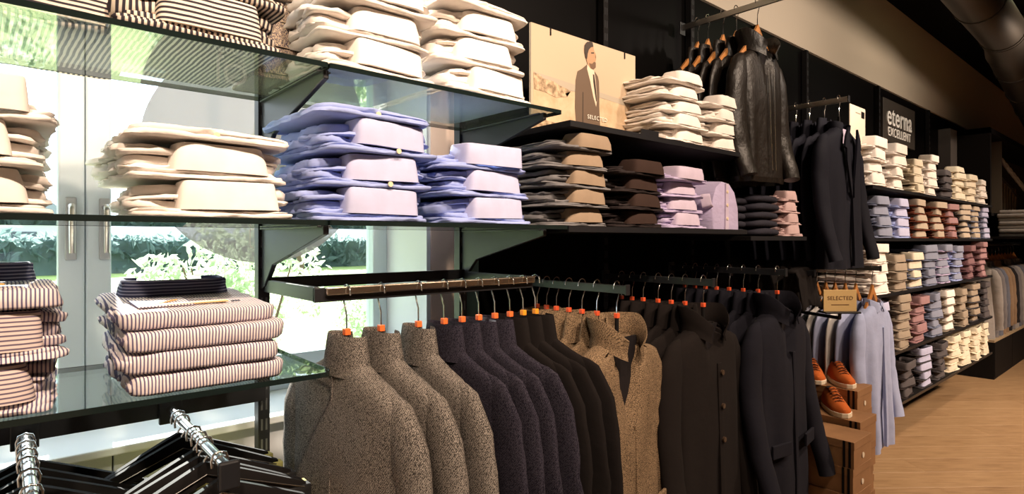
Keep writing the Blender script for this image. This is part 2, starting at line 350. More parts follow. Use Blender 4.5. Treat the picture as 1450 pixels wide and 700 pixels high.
# ------------------------------------------------------------------ outdoors
m, nt, b = new_mat('lawn_grass'); v = coords(nt); f1 = noise_node(nt, v, 1.2, 5)
nt.links.new(ramp(nt, f1, [(0.3, (0.20, 0.30, 0.07)), (0.7, (0.34, 0.42, 0.14))]), b.inputs['Base Color']); b.inputs['Roughness'].default_value = 0.9
struct('ground_lawn', boxm(-60, 60, 2.06, 120, -0.3, -0.1), m, 'sunlit lawn outside the window', 'lawn')
def leaf_mass(n, sx, sy, sz, lf, seed, blob=5):
    rd = random.Random(seed); vs = []; fs = []
    blobs = [(rd.uniform(-.7, .7), rd.uniform(-.6, .6), rd.uniform(0.2, .85), rd.uniform(.22, .42)) for _ in range(blob)]
    for _ in range(n):
        bx, by, bz, br = rd.choice(blobs)
        while True:
            p = Vector((rd.uniform(-1, 1), rd.uniform(-1, 1), rd.uniform(-1, 1)))
            if 0.45 < p.length < 1: break
        c = Vector(((bx + p.x * br * 1.1) * sx, (by + p.y * br) * sy, max(0.02, (bz + p.z * br * .8)) * sz))
        q = Vector((rd.uniform(-1, 1), rd.uniform(-1, 1), rd.uniform(-.3, 1))).normalized(); s_ = lf * rd.uniform(.6, 1.3)
        t = q.orthogonal().normalized(); t.rotate(Matrix.Rotation(rd.uniform(0, 6.28), 3, q)); u = q.cross(t)
        o = len(vs); vs += [c - t * s_, c - u * s_ * .35 + q * s_ * .1, c + t * s_, c + u * s_ * .35 + q * s_ * .1]; fs.append((o, o + 1, o + 2, o + 3))
    me = bpy.data.meshes.new('leaves'); me.from_pydata([tuple(p) for p in vs], [], fs); me.materials.append(None)
    return me
def foliage_mat(name, a, c):
    m, nt, b = new_mat(name); f = noise_node(nt, coords(nt), 3.0, 4)
    nt.links.new(ramp(nt, f, [(0.3, a), (0.7, c)]), b.inputs['Base Color']); b.inputs['Roughness'].default_value = 0.6
    film(m, tuple(min(1, q * 1.6) for q in c), 0.0, 0.5)
    return m
F1 = foliage_mat('shrub_leaf', (0.20, 0.28, 0.15), (0.44, 0.52, 0.38)); F2 = foliage_mat('hedge_leaf', (0.08, 0.13, 0.12), (0.16, 0.23, 0.22)); F3 = foliage_mat('tree_leaf', (0.06, 0.11, 0.05), (0.16, 0.22, 0.10))
hd = empty('clipped_hedge', 'long clipped hedge across the far side of the lawn', 'hedge', (0, 30, -0.1))
put('foliage', leaf_mass(9000, 34, 1.4, 1.75, 0.28, 3, 90), F2, hd)
put('hedge_core', MB().box(-34, 34, -0.6, 0.6, 0, 1.35).mesh('core'), F2, hd)
def shrub(name, lab, x, y, sx, sy, sz, n, lf, seed, mat, stems=4, group=None):
    r = empty(name, lab, 'shrub', (x, y, -0.1), 0, group)
    put('foliage', leaf_mass(n, sx, sy, sz, lf, seed, 9), mat, r)
    sb = MB(); rd = random.Random(seed)
    for _ in range(stems):
        a = rd.uniform(0, 6.28); sb.tube([(0.05 * math.cos(a), 0.05 * math.sin(a), 0), (0.3 * sx * math.cos(a), 0.3 * sy * math.sin(a), sz * 0.4), (0.45 * sx * math.cos(a), 0.45 * sy * math.sin(a), sz * 0.75)], [0.02, 0.014, 0.006], 6)
    put('stems', sb.mesh('stems', True), plain('bark', (0.12, 0.08, 0.05), 0.9) if 'bark' not in MATS else MATS['bark'], r)
shrub('flowering_shrub', 'pale leafy shrub close outside the window behind the sticker', 1.6, 5.6, 1.0, 0.8, 1.55, 2600, 0.06, 11, F1)
shrub('flowering_shrub', 'leafy shrub outside beside the right window frame', 3.9, 6.6, 0.9, 0.8, 1.1, 1600, 0.06, 12, F1)
shrub('flowering_shrub', 'low shrub on the lawn seen through the left leaf', -0.2, 6.5, 0.7, 0.6, 0.75, 900, 0.05, 13, F1)
def tree(x, y, h, r, seed, lab):
    t = empty('garden_tree', lab, 'tree', (x, y, -0.1))
    put('crown', leaf_mass(2600, r, r, h * 0.62, 0.30, seed, 12), F3, t, (0, 0, h * 0.36))
    put('trunk', MB().tube([(0, 0, 0), (0.05, 0, h * .3), (0, 0.05, h * .6)], [0.18, 0.14, 0.08], 8).mesh('trunk', True), MATS['bark'], t)
tree(9.2, 24, 6.0, 2.8, 21, 'dark garden tree outside right of the sticker')
tree(14, 27, 6.5, 3.0, 22, 'garden tree far outside behind the right window frame')
gb = foliage_mat('blade', (0.20, 0.26, 0.10), (0.46, 0.44, 0.26))
for k, (x, y, n, h) in enumerate(((1.05, 3.0, 70, 0.95), (1.75, 3.5, 70, 0.9), (0.85, 3.9, 50, 0.75), (-0.1, 3.6, 40, 0.7))):
    rd = random.Random(50 + k); g = MB()
    for _ in range(n):
        a = rd.uniform(0, 6.28); l = h * rd.uniform(.6, 1.15); o_ = rd.uniform(.1, .42); bx, by = rd.uniform(-.1, .1), rd.uniform(-.1, .1)
        dx, dy = math.cos(a), math.sin(a); w = 0.006
        pts = [(bx + dx * o_ * t * t, by + dy * o_ * t * t, l * (t - .25 * t * t)) for t in (0, .35, .7, 1)]
        vs = []
        for i, p in enumerate(pts): ww = w * (1 - i / 3.2); vs += [(p[0] - dy * ww, p[1] + dx * ww, p[2]), (p[0] + dy * ww, p[1] - dx * ww, p[2])]
        g.add(vs, [(0, 1, 3, 2), (2, 3, 5, 4), (4, 5, 7, 6)])
    tag(put('grass_clump', g.mesh('blades'), gb, None, (x, y, -0.1)), ['spiky grass clump outside, lowest right behind the tweed coats', 'rightmost spiky grass clump outside the window', 'spiky grass clump below the round sticker', 'spiky grass clump seen through the left leaf'][k], 'grass clump', None, 'stuff')
hs = empty('garden_house', 'pale house beyond the hedge seen through the left door leaf', 'house', (0.0, 46, -0.1))
put('wall', boxm(-4, 3.2, 0, 5, 0, 2.5), plain('house_wall', (0.6, 0.62, 0.66), 0.8), hs)
put('roof', MB().prism([(-4.4, 2.5), (3.6, 2.5), (1.9, 4.0), (-2.7, 4.0)], 'y', -0.3, 5.3).mesh('roof'), plain('house_roof', (0.25, 0.27, 0.32), 0.7), hs)
for x in (-2.6, 0.9): put('window', boxm(x - 0.6, x + 0.6, -0.05, 0.05, 0.9, 1.9), plain('house_pane', (0.08, 0.1, 0.13), 0.2), hs)

# ------------------------------------------------------------------ shelving: posts, brackets, glass
def post(x, lab, y=1.50, h=2.43):
    r = empty('shelf_post', lab, 'post', (x, y, 0))
    put('upright', boxm(-0.014, 0.014, 0.0, 0.03, 0, h, 0.001), M_black if x < 1.1 else M_blackmatte, r)
    sl = MB()
    for i in range(int(h / 0.05)):
        for sx in (-0.0055, 0.0055): sl.box(sx - 0.0022, sx + 0.0022, -0.0006, 0.001, 0.03 + i * 0.05, 0.058 + i * 0.05)
    tag(put('slots', sl.mesh('slots'), (MATS.get('slot_grey') or plain('slot_grey', (0.10, 0.10, 0.10), 0.5)) if x < 1.1 else M_black, r), kind='stuff')
    return r
for x, l in ((-0.122, 'black slotted shelf post at the far left edge'), (0.486, 'black slotted shelf post in front of the window, left of the hanging rail'), (1.092, 'black slotted shelf post beside the beige pier'), (1.78, 'black slotted post behind the dark shirts'), (2.39, 'black slotted post behind the leather jackets'), (3.0, 'black slotted post behind the navy suits'), (3.62, 'black slotted post behind the hanging blue shirts'), (4.85, 'black slotted post in the middle of the far shirt shelves'), (6.1, 'black slotted post at the far end of the shirt shelves')):
    post(x, l)
def bracket_me(depth):
    y1 = 0.0; y0 = -depth
    return MB().prism([(y1, 0), (y0, 0), (y0, -0.018), (-0.075, -0.088), (-0.02, -0.14), (y1, -0.15)], 'x', -0.006, 0.006).mesh('br', bevel=0.0015, seg=1)
BR = bracket_me(0.37)
def bracket(x, z, lab):
    r = empty('shelf_bracket', lab, 'bracket', (x, 1.50, z))
    put('plate', BR, M_black, r)
    put('flange', boxm(-0.014, 0.014, -0.36, -0.01, -0.004, 0.0, 0.001), M_black, r)
def glass_shelf(x0, x1, z, lab, y0=1.115, y1=1.495, t=0.010, rounded=False):
    r = empty('glass_shelf', lab, 'shelf', ((x0 + x1) / 2, (y0 + y1) / 2, z))
    w, d = (x1 - x0) / 2, (y1 - y0) / 2; c = 0.028 if rounded else 0.006
    poly = [(-w, -d)] + [(w - c + c * math.sin(a), -d + c - c * math.cos(a)) for a in [i * math.pi / 16 for i in range(9)]] + [(w, d), (-w, d)]
    put('glass_sheet', MB().prism(poly, 'z', 0.0004 , t - 0.0004).mesh('sheet'), M_glass, r)
    e = MB(); n = len(poly)
    for i in range(n):
        a, b2 = Vector((*poly[i], 0)), Vector((*poly[(i + 1) % n], 0)); dd = (b2 - a)
        if dd.length < 1e-6: continue
        nn = Vector((dd.y, -dd.x, 0)).normalized() * 0.0016
        e.add([a, b2, b2 + nn, a + nn, a + Vector((0, 0, t)), b2 + Vector((0, 0, t)), b2 + nn + Vector((0, 0, t)), a + nn + Vector((0, 0, t))],
              [(0, 1, 2, 3), (4, 7, 6, 5), (0, 4, 5, 1), (1, 5, 6, 2), (2, 6, 7, 3), (3, 7, 4, 0)])
    put('dark_glass_edge', e.mesh('edge'), M_glassedge, r)
T = 0.010
ZT, ZM, ZL, ZD = 1.640, 1.329, 1.030, 1.612
glass_shelf(-0.75, 0.484, ZT, 'top glass shelf under the striped shirt, left bay')
glass_shelf(0.489, 1.14, ZT, 'top glass shelf under the white shirts, right bay')
glass_shelf(-0.75, 0.484, ZM, 'middle glass shelf under the cream shirts')
glass_shelf(0.489, 1.165, ZM, 'middle glass shelf under the light blue shirts')
glass_shelf(-0.75, 0.495, ZL, 'lower glass shelf under the striped shirts', rounded=True)
for x, z, l in ((0.486, ZT, 'black bracket under the top glass shelf at the window post'), (1.092, ZT, 'black bracket under the top glass shelf at the pier post'), (0.486, ZM, 'black bracket under the middle glass shelf at the window post'), (1.092, ZM, 'black bracket under the middle glass shelf at the pier post')):
    bracket(x, z, l)
bracket(-0.122, ZT, 'black bracket under the top glass shelf at the far left'); bracket(-0.122, ZM, 'black bracket under the middle glass shelf at the far left')
bracket(-0.122, ZL, 'black bracket under the lower glass shelf at the far left')
lb_ = empty('shelf_bracket', 'black bracket under the lower glass shelf at the window post', 'bracket', (0.472, 1.50, ZL)); put('plate', MB().prism([(0, 0), (-0.05, 0), (-0.05, -0.012), (-0.012, -0.05), (0, -0.05)], 'x', -0.006, 0.006).mesh('br'), M_black, lb_)
# dark wooden shelves
def dark_shelf(x0, x1, z, lab, y0=1.115, y1=1.50, t=0.018):
    r = empty('black_shelf', lab, 'shelf', ((x0 + x1) / 2, (y0 + y1) / 2, z))
    w, d = (x1 - x0) / 2, (y1 - y0) / 2
    put('board', boxm(-w, w, -d + 0.003, d, 0, t, 0.0015), M_blackmatte, r)
    put('front_edge', boxm(-w, w, -d, -d + 0.003, 0.001, t - 0.001), M_black, r)
    return r
dark_shelf(1.175, 2.19, ZD, 'black upper shelf carrying the photo board and white shirts')
dark_shelf(1.168, 2.15, ZM - 0.008, 'black middle shelf under the grey, black and lilac shirts')
dark_shelf(2.18, 2.68, 1.297, 'short black shelf under the navy knitwear')
FS = [1.583, 1.300, 0.990, 0.645, 0.34]
for z, l in zip(FS, ('top', 'second', 'third', 'fourth', 'lowest')):
    dark_shelf(3.50, 6.35, z - 0.018 + 0.01, 'long black shelf in the far bay, %s of five' % l)

# ------------------------------------------------------------------ folded shirts
def outline(w, d, rad, N):
    """rounded rectangle sampled along its perimeter, starting right of front centre"""
    segs = []; out = []
    cs = [(w - rad, -d + rad, -90), (w - rad, d - rad, 0), (-w + rad, d - rad, 90), (-w + rad, -d + rad, 180)]
    path = []
    for cx, cy, a0 in cs:
        for k in range(7):
            a = R(a0 + 15 * k); path.append((cx + rad * math.cos(a), cy + rad * math.sin(a)))
    path.append(path[0]); L = [0]
    for a, b2 in zip(path, path[1:]): L.append(L[-1] + math.hypot(b2[0] - a[0], b2[1] - a[1]))
    k = 0
    for i in range(N):
        t = L[-1] * i / N
        while L[k + 1] < t: k += 1
        q = (t - L[k]) / max(1e-9, L[k + 1] - L[k]); out.append((path[k][0] * (1 - q) + path[k + 1][0] * q, path[k][1] * (1 - q) + path[k + 1][1] * q))
    return out
def layer(mb, w, d, cx, cy, z0, t, seed, N=72, amp=0.006, zamp=0.004, droop=0.0, rad=0.022, rise=0.0, shear=0.0):
    ol = outline(w, d, rad, N); rings = []
    prof = [(-0.10, 0.0), (-0.03, 0.0), (-0.003, 0.05), (0.0, 0.20), (0.0, 0.78), (-0.003, 0.95), (-0.011, 1.0), (-0.06, 1.02), (-0.11, 1.0)]
    for off, zz in prof:
        ring = []
        for x, y in ol:
            kx, ky = (w + off) / w, (d + off) / d
            px, py = x * kx, y * ky
            nz = noise.noise(Vector((px * 9 + seed * 3.1, py * 9, zz * 0.5 + seed)))
            nz2 = noise.noise(Vector((x * 26 + seed * 1.7, y * 26 + 5, zz * 0.9)))
            nz3 = noise.noise(Vector((x * 60 + seed, y * 60, zz * 2.0)))
            e = amp * (nz * 1.2 + nz2 * 0.9 + nz3 * .4) * (1 if off > -.03 else .2)
            l = math.hypot(x / w, y / d) or 1
            gx, gy = (x / w) / l, (y / d) / l
            z = z0 + t * zz + zamp * (nz * 1.2 + 0.7 * nz2 + .3 * nz3) * (0.25 + 0.75 * zz)
            z -= droop * (abs(px) / w) ** 4
            z += rise * (py + d) / (2 * d) + shear * px / w
            ring.append((cx + px + gx * e, cy + py + gy * e, max(z, 0.0006)))
        rings.append(ring)
    mb.loft(rings)
def shirt_body(w, d, h, seed, t0=0.22, N=72, top=False):
    """w,d half sizes; h pitch; front at -y; the collar stands in front of the upper folds"""
    rd = random.Random(seed); mb = MB()
    o = lambda a: rd.uniform(-a, a)
    layer(mb, w, d, 0, 0, 0.0, h * t0 * 0.60, seed, N, 0.006, 0.002)
    layer(mb, w * 0.97, d * 0.975, o(.005), 0.004, h * t0 * 0.50, h * t0 * 0.5, seed + 11, N, 0.008, 0.002)
    zz = h * t0; lv = rd.choice((((0.13, 0.030), (0.27, 0.038), (0.10, 0.026), (0.19, 0.044)), ((0.25, 0.034), (0.13, 0.026), (0.31, 0.044)), ((0.19, 0.026), (0.31, 0.044), (0.19, 0.034)))) if not top else ((0.16, 0.045), (0.16, 0.06))
    for k, (th, back) in enumerate(lv):
        layer(mb, w * rd.uniform(.93, 1.03), d - back / 2, o(.011), back / 2, zz, h * th, seed + 23 + 9 * k, N, 0.013, 0.0045, 0.006 if k else 0.0, rise=0.0)
        zz += h * th
    return mb.mesh('shirt_body', True, autosm=70)
def collar_me(hw=0.078, hdp=0.040, h=0.05, thick=0.004, n=44, top_in=0.001, slant=0.004, expo=4.0, rise=0.0):
    """folded collar standing round the neck; a wide smooth face towards -y, the leaf ends turning back"""
    prof = [(0.003, 0.0), (0.002, h * 0.45), (-top_in, h * 0.93), (-top_in - thick * .3, h * .985), (-top_in - thick * 0.7, h), (-top_in - thick * 1.3, h * 0.96), (-thick * 1.6, h * 0.4), (-thick * 1.4, 0.0)]
    rings = []
    for i in range(n + 1):
        a = -math.pi / 2 + (i / n - 0.5) * (2 * math.pi * 0.84)
        ca, sa = math.cos(a), math.sin(a); e = 2.0 / expo
        bx, by = math.copysign(abs(ca) ** e, ca), math.copysign(abs(sa) ** e, sa)
        u = abs(i / n - 0.5) * 2
        ring = []
        for q in prof:
            v_ = q[1] / h
            zz = q[1] * (1 - 0.25 * max(0, u - .55) ** 1.5) + rise * (1 - v_) * 0
            sl = slant * (1 - v_)
            ring.append((bx * (hw + q[0] + sl), by * (hdp + q[0] + sl * .3) + .004 * noise.noise(Vector((bx * 2 + hw * 90, v_, by))), zz))
        rings.append(ring)
    return MB().loft(rings).mesh('collar', True, autosm=75)
BODY = [shirt_body(0.132, 0.172, 0.072, s) for s in (1, 2, 3, 4, 9)]
BODYT = [shirt_body(0.132, 0.172, 0.072, s, top=True) for s in (12, 13)]
BODYL = [shirt_body(0.125, 0.165, 0.055, s, 0.22, 56) for s in (5, 6, 7, 8)]
BODYLT = [shirt_body(0.125, 0.165, 0.055, s, 0.24, 56, top=True) for s in (14, 15)]
COLL = [collar_me(0.080, 0.040, 0.0545, expo=6.0), collar_me(0.076, 0.040, 0.0535, top_in=0.003, slant=.006, expo=5.0), collar_me(0.083, 0.040, 0.0545, top_in=0.0, slant=.001, expo=6.5)]
COLF = [collar_me(0.100, 0.042, 0.0435, expo=9.0, slant=0.0, top_in=0.001), collar_me(0.096, 0.040, 0.0425, expo=7.0, slant=0.003, top_in=0.003)]
COLS = [collar_me(0.070, 0.036, 0.0425, expo=6.0), collar_me(0.067, 0.036, 0.0415, top_in=0.003, slant=.005, expo=5.0)]
BTN = MB().tube([(0, 0, 0), (0, -0.0025, 0)], 0.0058, 12).mesh('button')
def shirt(x, yf, z, rz, bm, cm, label, group, big=True, pitch=0.072, seed=0, button=False, coldx=0.0, sc=1.0, top=False, colw=1.0):
    """yf = front of the shirt"""
    rd = random.Random(seed); hh = 0.072 if big else 0.055; d = 0.172 if big else 0.165
    r = empty('folded_shirt', label, 'shirt', (x, yf + d * sc, z), rz, group)
    k = pitch / hh
    b_ = put('body', rd.choice((BODYT if top else BODY) if big else (BODYLT if top else BODYL)), bm, r); b_.scale = (sc, sc, k)
    hd = 0.040 if big else 0.038
    c_ = put('collar', rd.choice(COLL if big else COLF if colw > 1 else COLS), cm, r, (coldx * sc, (-d + 0.006 + hd) * sc, hh * 0.225 * k), (R(4) if top else 0, rd.uniform(-.02, .02), rd.uniform(-.07, .07)))
    c_.scale = (sc, sc * (1.25 if top else 1), k)
    if button: put('button', BTN, M_pearl, r, (coldx + 0.005, (-d - 0.004) * sc, hh * 0.12 * k))
    return r
ns = [0]
def stack(x, z, n, pitch, bm, cm, colour, where, yf=1.125, big=True, button=False, coldx=0.0, sc=1.0, group=None, jit=1.0, rz=0.0, mats=None, kindword='folded shirt', covered=False, colw=1.0):
    ns[0] += 1; rd = random.Random(ns[0] * 13)
    for i in range(n):
        lab = '%s %s %s %s' % (ORD[n - 1 - i], colour, kindword, where) if n > 1 else '%s %s %s' % (colour, kindword, where)
        mm = mats[i] if mats else (bm, cm)
        shirt(x + rd.uniform(-.010, .010) * jit, yf + rd.uniform(-.006, .012) * jit, z + i * pitch, rz + rd.uniform(-.07, .07) * jit, mm[0], mm[1], lab, group or ('%s shirts %s' % (colour, where))[:80], big, pitch, ns[0] * 31 + i, button and i > 0 and rd.random() < .6, coldx + rd.uniform(-.008, .008), sc, top=(i == n - 1 and not covered), colw=colw)
zt, zm, zl = ZT + T, ZM + T, ZL + T
# middle glass shelf
stack(-0.075, zm, 3, 0.069, W_, WC, 'cream white', 'in the stack at the left picture edge', coldx=0.015)
stack(0.290, zm, 2, 0.067, W_, WC, 'cream white', 'in the short stack before the window', coldx=0.02, covered=True)
stack(0.610, zm, 3, 0.072, LB, LBC, 'light blue', 'in the stack beside the cream white shirts', button=True, coldx=0.022, covered=True)
stack(0.895, zm, 3, 0.066, LB, LBC, 'light blue', 'in the stack beside the grey shirts', coldx=0.026)
# a loose top fold on the short cream stack and the left blue stack (upper shirts lie face down without a collar)
def fold_me(w, d, h, seed, N=64):
    mb = MB(); rd = random.Random(seed)
    layer(mb, w, d, 0, 0, 0, h * 0.55, seed, N, 0.008, 0.004, 0.004); layer(mb, w * .97, d * .98, rd.uniform(-.01, .01), 0.004, h * 0.5, h * 0.5, seed + 3, N, 0.009, 0.004, 0.006)
    return mb.mesh('fold', True, autosm=70)
FOLD = fold_me(0.135, 0.17, 0.022, 77); FOLDB = fold_me(0.13, 0.16, 0.020, 78)
def flat_shirt(x, yf, z, m, lab, group, me=FOLD, d=0.17, rz=0.0):
    r = empty('folded_shirt', lab, 'shirt', (x, yf + d, z), rz, group); put('body', me, m, r)
    put('placket', boxm(-0.014, 0.014, -d * 0.9, d * 0.9, 0.0185, 0.0235, 0.001), m, r); put('button', BTN, M_pearl, r, (0, -d * 0.96, 0.010)); return r
flat_shirt(0.285, 1.125, zm + 2 * 0.067 + 0.002, W_, 'cream white shirt folded flat on top of the short stack before the window', 'cream white shirts in the short stack before the window')
flat_shirt(0.60, 1.122, zm + 3 * 0.072 + 0.001, LB, 'light blue shirt folded flat on top beside the cream white shirts', 'light blue shirts in the stack beside the cream white shirts')
# top glass shelf
stack(0.610, zt, 3, 0.072, W_, WC, 'white', 'in the left stack on the top glass shelf', coldx=0.02, covered=True)
flat_shirt(0.60, 1.125, zt + 3 * 0.072 + 0.001, W_, 'white shirt folded flat on the left stack of the top glass shelf', 'white shirts in the left stack on the top glass shelf')
stack(0.900, zt, 3, 0.070, W_, WC, 'white', 'in the right stack on the top glass shelf', coldx=0.02, covered=True)
flat_shirt(0.905, 1.125, zt + 3 * 0.070 + 0.001, W_, 'white shirt folded flat on the right stack of the top glass shelf', 'white shirts in the right stack on the top glass shelf')
stack(0.270, zt, 2, 0.085, STRTB, STRT, 'navy and cream striped', 'on the top glass shelf', coldx=0.02, sc=1.0)
stack(0.05, zt, 1, 0.08, STRTB, STRT, 'bold striped', 'at the far left of the top glass shelf', yf=1.2)
stack(0.47, zt, 4, 0.06, PAIS, PAIS, 'dark patterned', 'behind the striped and white shirts', yf=1.31, big=False, sc=0.5)
# black upper shelf
zd = ZD + 0.018
stack(1.770, zd, 5, 0.050, W_, WC, 'white', 'in the taller stack on the black shelf', big=False, coldx=0.02)
stack(2.045, zd, 4, 0.053, W_, WC, 'white', 'in the stack beside the leather jacket', big=False, coldx=0.02)
# black middle shelf
zk = ZM - 0.008 + 0.018
stack(1.245, zk, 5, 0.0535, GREY, GREYC, 'grey', 'in the stack right of the light blue shirts', big=False, coldx=0.035)
stack(1.520, zk, 4, 0.054, BLK, BLKC, 'black', 'in the stack between grey and lilac shirts', big=False, coldx=0.03)
stack(1.770, zk, 4, 0.053, LIL, LILC, 'lilac', 'in the stack right of the black shirts', big=False, coldx=0.01)
stack(2.575, 1.315, 4, 0.050, PINK, PINKC, 'dusty pink', 'beside the navy knitwear', big=False, coldx=0.01, sc=0.72)
# lilac shirt standing on edge
sr = empty('folded_shirt', 'lilac shirt standing on edge beside the lilac stack', 'shirt', (2.03, 1.30, zk))
sb = MB(); prof = [(-.09, 0), (-.095, .06), (-.088, .115), (-.062, .16), (-.02, .182), (.03, .176), (.072, .145), (.096, .09), (.1, 0)]
rings = []
for y, s_ in ((-0.165, 0.9), (-0.16, 0.97), (-0.10, 1.0), (0.0, 1.0), (0.12, 0.98), (0.15, 0.9)): rings.append([(px * s_ + 0.004 * noise.noise(Vector((px * 30, y * 30, pz * 30))), y, pz * s_) for px, pz in prof])
put('body', sb.loft(rings).mesh('st', True), LIL, sr)
put('placket', MB().prism([(-0.012, 0.0), (0.012, 0.0), (0.010, 0.17), (-0.008, 0.17)], 'y', -0.170, -0.1645).mesh('pk'), LILC, sr)
for zz in (0.04, 0.09, 0.14): put('button', BTN, M_pearl, sr, (0, -0.170, zz))
cc = put('collar', COLS[0], LILC, sr, (-0.075, -0.12, 0.10), (R(80), 0, R(20))); cc.scale = (0.7, 0.7, 0.8)
# navy knitwear stack
def knit_me(w, d, h, seed):
    mb = MB(); N = 56; ol = outline(w, d, min(w, d) * .4, N); rings = []
    for sc, zz in ((0.3, 0.0), (0.85, 0), (0.98, .2), (1, .5), (0.98, .8), (0.85, .98), (0.5, 1.08), (0.2, 1.1)):
        rings.append([(x * sc * (1 + .02 * noise.noise(Vector((x * 20, y * 20, seed)))), y * sc, h * (zz * (1.0 - 0.35 * (abs(x * sc) / w) ** 2)) + .0005) for x, y in ol])
    mb.loft(rings); return mb.mesh('knit', True, autosm=70)
KN = knit_me(0.115, 0.17, 0.036, 4)
for i in range(5):
    tag(put('folded_sweater', KN, NAVY, None, (2.365 + random.uniform(-.006, .006), 1.30 + random.uniform(-.005, .005), 1.315 + i * 0.034), (0, 0, random.uniform(-.04, .04))), '%s navy sweater folded beside the dusty pink shirts' % ORD[4 - i], 'sweater', 'navy sweaters beside the dusty pink shirts')
KN2 = knit_me(0.06, 0.15, 0.032, 9)
for i in range(5):
    tag(put('folded_sweater', KN2, NAVY, None, (2.225 - 0.0, 1.32, 1.315 + i * 0.031)), '%s narrow navy sweater beside the standing lilac shirt' % ORD[4 - i], 'sweater', 'narrow navy sweaters beside the standing lilac shirt')
# lower glass shelf: striped shirts, folded edge to the front on the right stack
def striped_fold(x, yf, z, lab, top=False, h=0.036, rz=0.0, w=0.125, d=0.155, tilt=0.0):
    r = empty('folded_shirt', lab, 'shirt', (x, yf + d, z + d * math.sin(tilt)), rz, 'striped shirts in the stack beside the window post'); r.rotation_euler = (tilt, 0, rz)
    mb = MB(); layer(mb, w, d, 0, 0, 0, h * 0.93, int(z * 1000), 72, 0.006, 0.0018, 0.0)
    put('body', mb.mesh('sf', True, autosm=70), STRB, r)
    mb = MB(); layer(mb, w * .5, d * .96, -w * .52, 0.004, h * .15, h * .5, int(z * 900), 48, 0.01, 0.003)
    put('sleeve_fold', mb.mesh('slf', True, autosm=70), STRB, r)
    if top:
        # collar lying at the back, leaves meeting at a button
        for s in (-1, 1):
            pts = []
            for q in (0.0, .3, .7, 1.0):
                pts.append((s * (0.006 + 0.088 * q), 0.014 * q * q))
            rings = [[(px, py - 0.006, 0.0), (px, py - 0.008, 0.012 + 0.013 * min(1, q_ * 1.6)), (px, py, 0.014 + 0.016 * min(1, q_ * 1.6)), (px, py + 0.006, 0.0)] for (px, py), q_ in zip(pts, (0, .3, .7, 1))]
            put('collar_leaf', MB().loft(rings).mesh('leafc', True, autosm=40), STRN, r, (0, 0.055, h * 0.98))
        nk = collar_me(0.092, 0.045, 0.032, n=32); put('collar_band', nk, STRN, r, (0, 0.085, h * 0.98))
        put('button', MB().tube([(0, 0, 0), (0, -0.004, 0)], 0.008, 14).mesh('b'), M_button, r, (0, 0.046, h + 0.012))
        pk = put('chest_pocket', boxm(-0.045, 0.045, -0.05, 0.05, 0, 0.0025, 0.001), STRB, r, (-0.05, -0.05, h * 0.99))
        put('swing_tag', boxm(-0.06, 0.06, -0.009, 0.009, 0, 0.002), plain('gold_tag', (0.62, 0.36, 0.10), 0.5), r, (-0.005, -0.085, h * 1.03), (0, 0, R(3)))
        put('tag_string', MB().tube([(0, 0, 0), (0.01, -0.02, 0.004), (-0.03, -0.05, 0.002)], 0.0012, 6).mesh('str'), MATS['gold_tag'], r, (-0.035, -0.035, h * 1.03))
        put('embroidered_emblem', boxm(-0.008, 0.008, -0.003, 0.003, 0, 0.0012), NAVY, r, (0.07, -0.085, h * 1.01))
    return r
for i in range(3): striped_fold(0.275 + (0.004, -0.004, 0)[i], 1.128, zl + i * 0.036, '%s navy and white striped shirt in the stack by the post' % ORD[3 - i], rz=(.02, -.03, .01)[i], tilt=R((0, 1.5, 3.0)[i]))
striped_fold(0.268, 1.145, zl + 3 * 0.036, 'topmost navy and white striped shirt with gold swing tag', True, 0.03, rz=.02, tilt=R(3.2))
stack(-0.060, zl, 2, 0.078, STRB, STRC, 'navy striped', 'in the stack at the lower left edge', coldx=0.02, yf=1.122, covered=True)
r = striped_fold(-0.055, 1.128, zl + 2 * 0.078, 'flat folded striped shirt topping the lower left stack', True, 0.034); r['group'] = 'striped shirts at the lower left edge'

# far shirts: five shelves
FARW = 'on the far bay\'s %s shelf, %s'
def far(zi, x, n, pitch, bm, cm, colour, where, sc=0.94, **k):
    pitch *= 1.08
    nm = ('top', 'second', 'third', 'fourth', 'lowest')[zi]
    stack(x, FS[zi] + 0.010, n, pitch, bm, cm, colour, 'on far %s shelf, %s' % (nm, where), big=False, sc=sc, jit=1.2, colw=1.25, yf=1.118, **k)
far(0, 3.62, 4, .062, W_, WC, 'white', 'stack nearest the suits')
far(0, 3.98, 4, .062, W_, WC, 'white', 'under the dark sign')
far(0, 4.36, 4, .050, W2, W2C, 'cream', 'small stack right of the sign', sc=.7)
far(0, 4.68, 5, .050, W_, WC, 'white', 'stack before the navy pile', sc=.8)
far(0, 5.02, 4, .046, CHAR, CHARC, 'charcoal', 'dark pile between white ones')
far(0, 5.36, 5, .046, W2, W2C, 'cream', 'stack right of the dark pile')
far(0, 5.72, 4, .05, W2, W2C, 'cream', 'second last stack')
far(0, 6.08, 4, .046, W_, WC, 'white', 'last stack')
far(1, 3.72, 4, .055, BLUE, BLUEC, 'grey blue', 'stack nearest the suits')
far(1, 4.06, 4, .055, LB, LBC, 'light blue', 'second stack')
far(1, 4.42, 5, .046, BROWN, BROWNC, 'rust red', 'stack with pale collars')
far(1, 4.80, 5, .046, BROWN, BROWNC, 'rust brown', 'second rust stack')
far(1, 5.16, 5, .046, BROWN, ROSEC, 'dark rust', 'third rust stack')
far(1, 5.52, 6, .040, CHAR, BROWNC, 'charcoal', 'stack with pale collars')
far(1, 5.88, 6, .040, BLUE, BROWNC, 'slate blue', 'last but one stack')
far(1, 6.18, 6, .040, BLUE, LBC, 'slate', 'last stack', sc=.7)
far(2, 3.66, 5, .052, W_, WC, 'white', 'stack beside the hanging blue shirts')
far(2, 4.00, 4, .050, TAUPE, TAUPEC, 'taupe', 'second stack')
